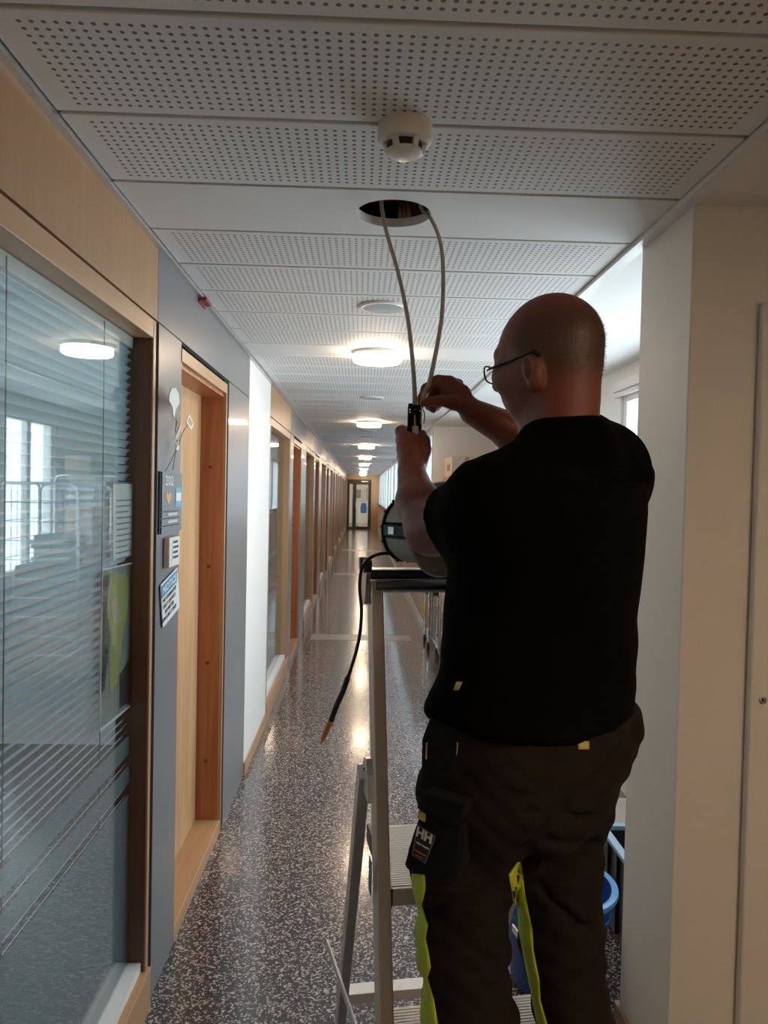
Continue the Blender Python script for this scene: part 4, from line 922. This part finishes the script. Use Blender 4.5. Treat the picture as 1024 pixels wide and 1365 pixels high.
for i in cand:
    p = co[i]; nrm = no[i]; L = .0035+.004*rng.random()*hm[i]; dr0 = nrm*.55-HU*.7-HF*.35+rng.normal(0, .3, 3); dr0 /= np.linalg.norm(dr0); sd0 = np.cross(nrm, dr0); sd0 *= .0004/(np.linalg.norm(sd0)+1e-9)
    k = len(vs); vs += [p-sd0, p+sd0, p+dr0*L]; fs.append((k, k+1, k+2))
mb.add(vs, fs); hair = mb.build('hair', 'hair', man); hair['kind'] = 'stuff'
# glasses
gl = MB()
def gpt(f, l, u): return Vector(H(f, l, u))
for s in (-1, 1):
    cx = s*.034; ring = []
    for j in range(28):
        a = 2*math.pi*j/28; ca_, sa_ = math.cos(a), math.sin(a); ex = .026*math.copysign(abs(ca_)**.6, ca_); ez = .0155*math.copysign(abs(sa_)**.6, sa_)
        ring.append(gpt(.108-.10*abs(ex+cx)*.25, cx+ex, -.034+ez))
    gl.tube(ring, .0017, 6, closed=True)
    gl.tube([gpt(.100, s*.060, -.030), gpt(.088, s*.071, -.031), gpt(.045, s*.077, -.030), gpt(.008, s*.082, -.026), gpt(-.008, s*.084, -.026), gpt(-.018, s*.082, -.036)], [.0016, .0026, .0022, .0022, .0034, .0028], 8)
gl.tube([gpt(.108, -.008, -.028), gpt(.111, 0, -.026), gpt(.108, .008, -.028)], .0013, 6)
gl.build('glasses', 'glasses_black', man, smooth=True)
# ---------------------------------------------------------------- T-shirt
sh = Field((-.05, .98, 1.12), (.70, 1.72, 1.86), .0055)
def ring(py, pl, pr, Y, a, bb):
    c = A((pl+pr)/2, py, Y); return (c[2], c[0], c[1], a, bb)
rings = [ring(942, 576, 857, 1.30, .200, .160), ring(890, 583, 853, 1.30, .192, .156), ring(820, 588, 852, 1.31, .188, .158), ring(740, 592, 867, 1.32, .199, .156), ring(680, 602, 875, 1.33, .200, .150), ring(645, 630, 874, 1.335, .185, .130)]
sh.loft(rings, BL, BF, .03)
sh.cap(C7-V3((0, 0, .016)), LS+V3((0, 0, -.002)), .064, .069, .06); sh.cap(C7-V3((0, 0, .010)), RS, .066, .074, .05); sh.cap((C7+RS)*.5+V3((0, 0, .004)), RS, .068, .074, .04)
sh.cap(C7-BF*.03-V3((0, 0, .030)), C7+BF*.02-V3((0, 0, .035)), .070, .070, .03)
sh.cap(LS+V3((0, 0, -.02)), RS+V3((0, 0, -.03)), .085, .088, .05)
dl = (EL-LS); dl /= np.linalg.norm(dl); sc = A(606, 700, 1.33)
sh.cap(LS, EL, .066, .064, .035, cut=(sc, dl))
dr_ = (ER-RS); dr_ /= np.linalg.norm(dr_); sh.cap(RS, ER, .072, .064, .03, cut=(RS+dr_*.19, dr_))
zc_ = at(672, 978, 1.10).z
sh.cap(A(676, 900, 1.215), A(664, 965, 1.205), .095, .113, .05, cut=((0, 0, zc_), (0, 0, -1)))
X, Y, Z = sh.ax[0][:, None, None], sh.ax[1][None, :, None], sh.ax[2][None, None, :]
low = np.clip((1.50-Z)/.25, 0, 1)
sh.f += (low*(.0040*np.sin(38*Z+9*X-7*Y+1.2*np.sin(14*X))+.0022*np.sin(75*Z-22*X+18*Y))).astype(np.float32)
shirt, bvh_s = sh.build('t_shirt', 'tshirt_black', man)
# neck rib
# ---------------------------------------------------------------- trousers
tr_ = Field((-.08, .92, .12), (.72, 1.72, 1.36), .0065)
tr_.loft([ring(905, 590, 842, 1.30, .178, .140), ring(942, 582, 850, 1.30, .190, .150), ring(985, 574, 855, 1.295, .20, .160), ring(1040, 572, 826, 1.28, .185, .150), ring(1090, 590, 800, 1.28, .15, .13)], BL, BF, .03)
tr_.cap(A(672, 1005, 1.20), A(660, 1050, 1.20), .105, .100, .04); tr_.cap(A(790, 968, 1.365), A(782, 1000, 1.37), .088, .082, .04)
LL = [(636, 1070, 1.225), (617, 1160, 1.21), (616, 1250, 1.195), (627, 1365, 1.175), (630, 1480, 1.15)]
tr_.chain([A(*p) for p in LL], [.100, .080, .069, .071, .066], .03)
RL = [(755, 1060, 1.31), (742, 1150, 1.30), (748, 1250, 1.285), (765, 1365, 1.25), (772, 1450, 1.22)]
tr_.chain([A(*p) for p in RL], [.084, .077, .070, .064, .062], .02)
kl, kr = A(*LL[-1]), A(*RL[-1])
fl_, frr = V3((kl[0]-.0, 1.15, .22)), V3((kr[0]-.03, 1.19, .22))
tr_.cap(kl, fl_, .070, .062, .03); tr_.cap(kr, frr, .066, .062, .03)
X, Y, Z = tr_.ax[0][:, None, None], tr_.ax[1][None, :, None], tr_.ax[2][None, None, :]
tr_.f += (.0020*np.sin(40*Z+26*X+2.4*np.sin(13*X+9*Y+5*Z))*np.clip(1.2+np.sin(17*Z+3), 0, 1.6)+.0020*np.sin(88*Z-75*X+20*Y+1.8*np.sin(19*Z+8*X))+.0012*np.sin(150*Z+90*X+2*np.sin(30*X))).astype(np.float32)
def fhit(fd, px, py):
    for Yv in np.arange(1.0, 1.6, .003):
        p = V3(at(px, py, Yv)); i = np.round((p-fd.lo)/fd.h).astype(int)
        if (i >= 0).all() and (i < fd.n).all() and fd.f[tuple(i)] < 0: return p
    return None
def groove(path, r, k):
    pts = [q for q in (fhit(tr_, x, y) for x, y in path) if q is not None]
    for a, c in zip(pts[:-1], pts[1:]): tr_.cap(a, c, r, r, k, 's')
groove([(852, 975), (835, 998), (812, 1030), (785, 1060), (755, 1088), (725, 1116), (700, 1140), (686, 1158)], .011, .02)
groove([(668, 1055), (700, 1061), (735, 1063)], .004, .006); groove([(560, 1215), (600, 1205), (650, 1190), (672, 1178)], .006, .012); groove([(720, 1180), (750, 1215), (790, 1240)], .005, .012); groove([(730, 1120), (760, 1128), (795, 1122)], .005, .010); groove([(755, 1085), (780, 1092), (803, 1088)], .005, .010)
trou, bvh_t = tr_.build('trousers', 'trouser_brown', man)
def hit(px, py, bv, off=.003, toward=640):
    for k in range(40):
        d = ray(px, py).normalized(); r = bv.ray_cast(CAM, d)
        if r[0] is not None: return r[0]-d*off
        px += 1 if toward > px else -1
    return at(px, py, 1.2)
def strip(name, rows, bv, mat, parent, off=.003, toward=640, n=5):
    vs = []; fs = []
    for y, l, r in rows:
        pts = [hit(l+(r-l)*i/(n-1), y, bv, off, toward) for i in range(n)]; vs += pts
    for j in range(len(rows)-1):
        fs += [(j*n+i, j*n+i+1, (j+1)*n+i+1, (j+1)*n+i) for i in range(n-1)]
    o = MB().add(vs, fs).build(name, mat, parent, smooth=True); sd_ = o.modifiers.new('thick', 'SOLIDIFY'); sd_.thickness = .002; sd_.offset = 0; return o
def dens(rows, k=4):
    out = []
    for a, b_ in zip(rows[:-1], rows[1:]):
        for i in range(k): out.append(tuple(a[j]+(b_[j]-a[j])*i/k for j in range(3)))
    return out+[rows[-1]]
strip('reflective_stripe', dens([(1165, 549, 566), (1183, 549, 567), (1206, 550, 562.5), (1234, 552, 570), (1251, 554, 567), (1270, 555, 571), (1290, 554, 574), (1304, 555, 569.5), (1332, 558, 578), (1368, 563, 584), (1400, 566, 588)]), bvh_t, 'hi_vis_yellow', trou)
strip('reflective_stripe', dens([(1150, 690, 694), (1166, 678, 697), (1187, 682, 699), (1214, 687, 704), (1240, 692, 709.5), (1267, 697, 711), (1294, 702, 716), (1307, 705, 719), (1334, 710, 720), (1368, 717, 730), (1400, 722, 738)]), bvh_t, 'hi_vis_yellow', trou, toward=760)
# pockets on the left thigh
PN = Vector((-.62, -.78, 0)).normalized()
def pocket(name, px_poly, p0, th_, mat, parent, n=PN, bevel=.006):
    poly = [onplane(x, y, p0, n) for x, y in px_poly]; return MB().prism(poly, -n*th_).build(name, mat, parent, bevel=bevel)
P0 = hit(590, 1010, bvh_t, .012)
hp_ = pocket('holster_pocket', [(574, 948), (626, 972), (622, 1030), (612, 1066), (600, 1068), (572, 1052), (559, 1035), (560, 985)], P0, .045, 'pocket_black', trou, bevel=.010)
pocket('holster_band', [(563, 990), (614, 1000), (611, 1014), (562, 1004)], P0+PN*.003, .004, 'pocket_black', hp_, bevel=.001)
for x in (568, 609): pocket('stitch', [(x, 990), (x+1.2, 990), (x+.2, 1012), (x-1, 1012)], P0+PN*.0045, .002, 'tab_yellow', hp_, bevel=0)
P1 = hit(580, 1120, bvh_t, .022)
cp = pocket('cargo_pocket', [(560, 1078), (619, 1092), (617, 1150), (606, 1182), (590, 1186), (565, 1172), (538, 1160), (537, 1152), (548, 1112)], P1, .05, 'pocket_black', trou, bevel=.010)
pocket('pocket_flap', [(566, 1054), (624, 1072), (616, 1090), (602, 1103), (553, 1078)], P1+PN*.012, .030, 'pocket_black', trou, bevel=.005)
pocket('pull_tab', [(557.5, 1081), (567, 1086), (566, 1096), (556, 1091)], P1+PN*.004, .003, 'tab_yellow', cp, bevel=.0005)
lbl = pocket('brand_label', [(557, 1098), (581, 1115), (567, 1152), (549, 1140)], P1+PN*.003, .002, 'sign_black', cp, bevel=.0004)
c4 = [onplane(x, y, P1+PN*.0036, PN) for x, y in ((557, 1098), (581, 1115), (567, 1152), (549, 1140))]
MB().tube([c4[i]+(c4[(i+2) % 4]-c4[i])*.03 for i in range(4)], .0005, 4, closed=True).build('label_border', 'stone_grey', cp)
pos = [onplane(x, y, P1+PN*.0042, PN) for x, y in ((565.5, 1114), (563.5, 1127.5), (560, 1137), (558.5, 1142))]
xd = (onplane(574, 1117, P1, PN)-onplane(558, 1108, P1, PN)).normalized(); zd = PN.cross(xd).normalized()
if zd.z < 0: zd = -zd
nn_ = xd.cross(zd)
for s, mt, p, sz in (('HH', 'label_white', pos[0], .021), ('HELLY HANSEN', 'label_white', pos[1], .0034), ('WORKWEAR', 'label_orange', pos[2], .0036), ('SINCE 1877', 'label_orange', pos[3], .0030)):
    text('lettering', s, mt, cp, p, xd, zd, sz, bold=.035 if s == 'HH' else .02)
q = hit(778, 993, bvh_t, .004)
strip('pocket_tab', [(988, 771, 785), (999, 771, 785)], bvh_t, 'tab_yellow', trou, off=.004)
strip('hem_label', [(909, 609, 616), (920, 605, 611)], bvh_s, 'tab_yellow', shirt, off=.002)
for nm, c in (('shoe', fl_), ('shoe', frr)):
    f_ = Field(V3((c[0]-.25, .90, .13)), V3((c[0]+.2, 1.5, .34)), .006); z0 = .20; cc = V3((c[0]+.02, c[1]-.04, z0))
    d = V3((-.45, .89, 0)); f_.cap(cc-d*.05, cc+d*.14, .042, .036, .02); f_.cap(cc-d*.05, cc-d*.02+V3((0, 0, .07)), .042, .048, .03)
    zz = f_.ax[2][None, None, :]; f_.f = np.maximum(f_.f, (.1625-zz).astype(np.float32)); f_.build('shoe', 'shoe_black', man)
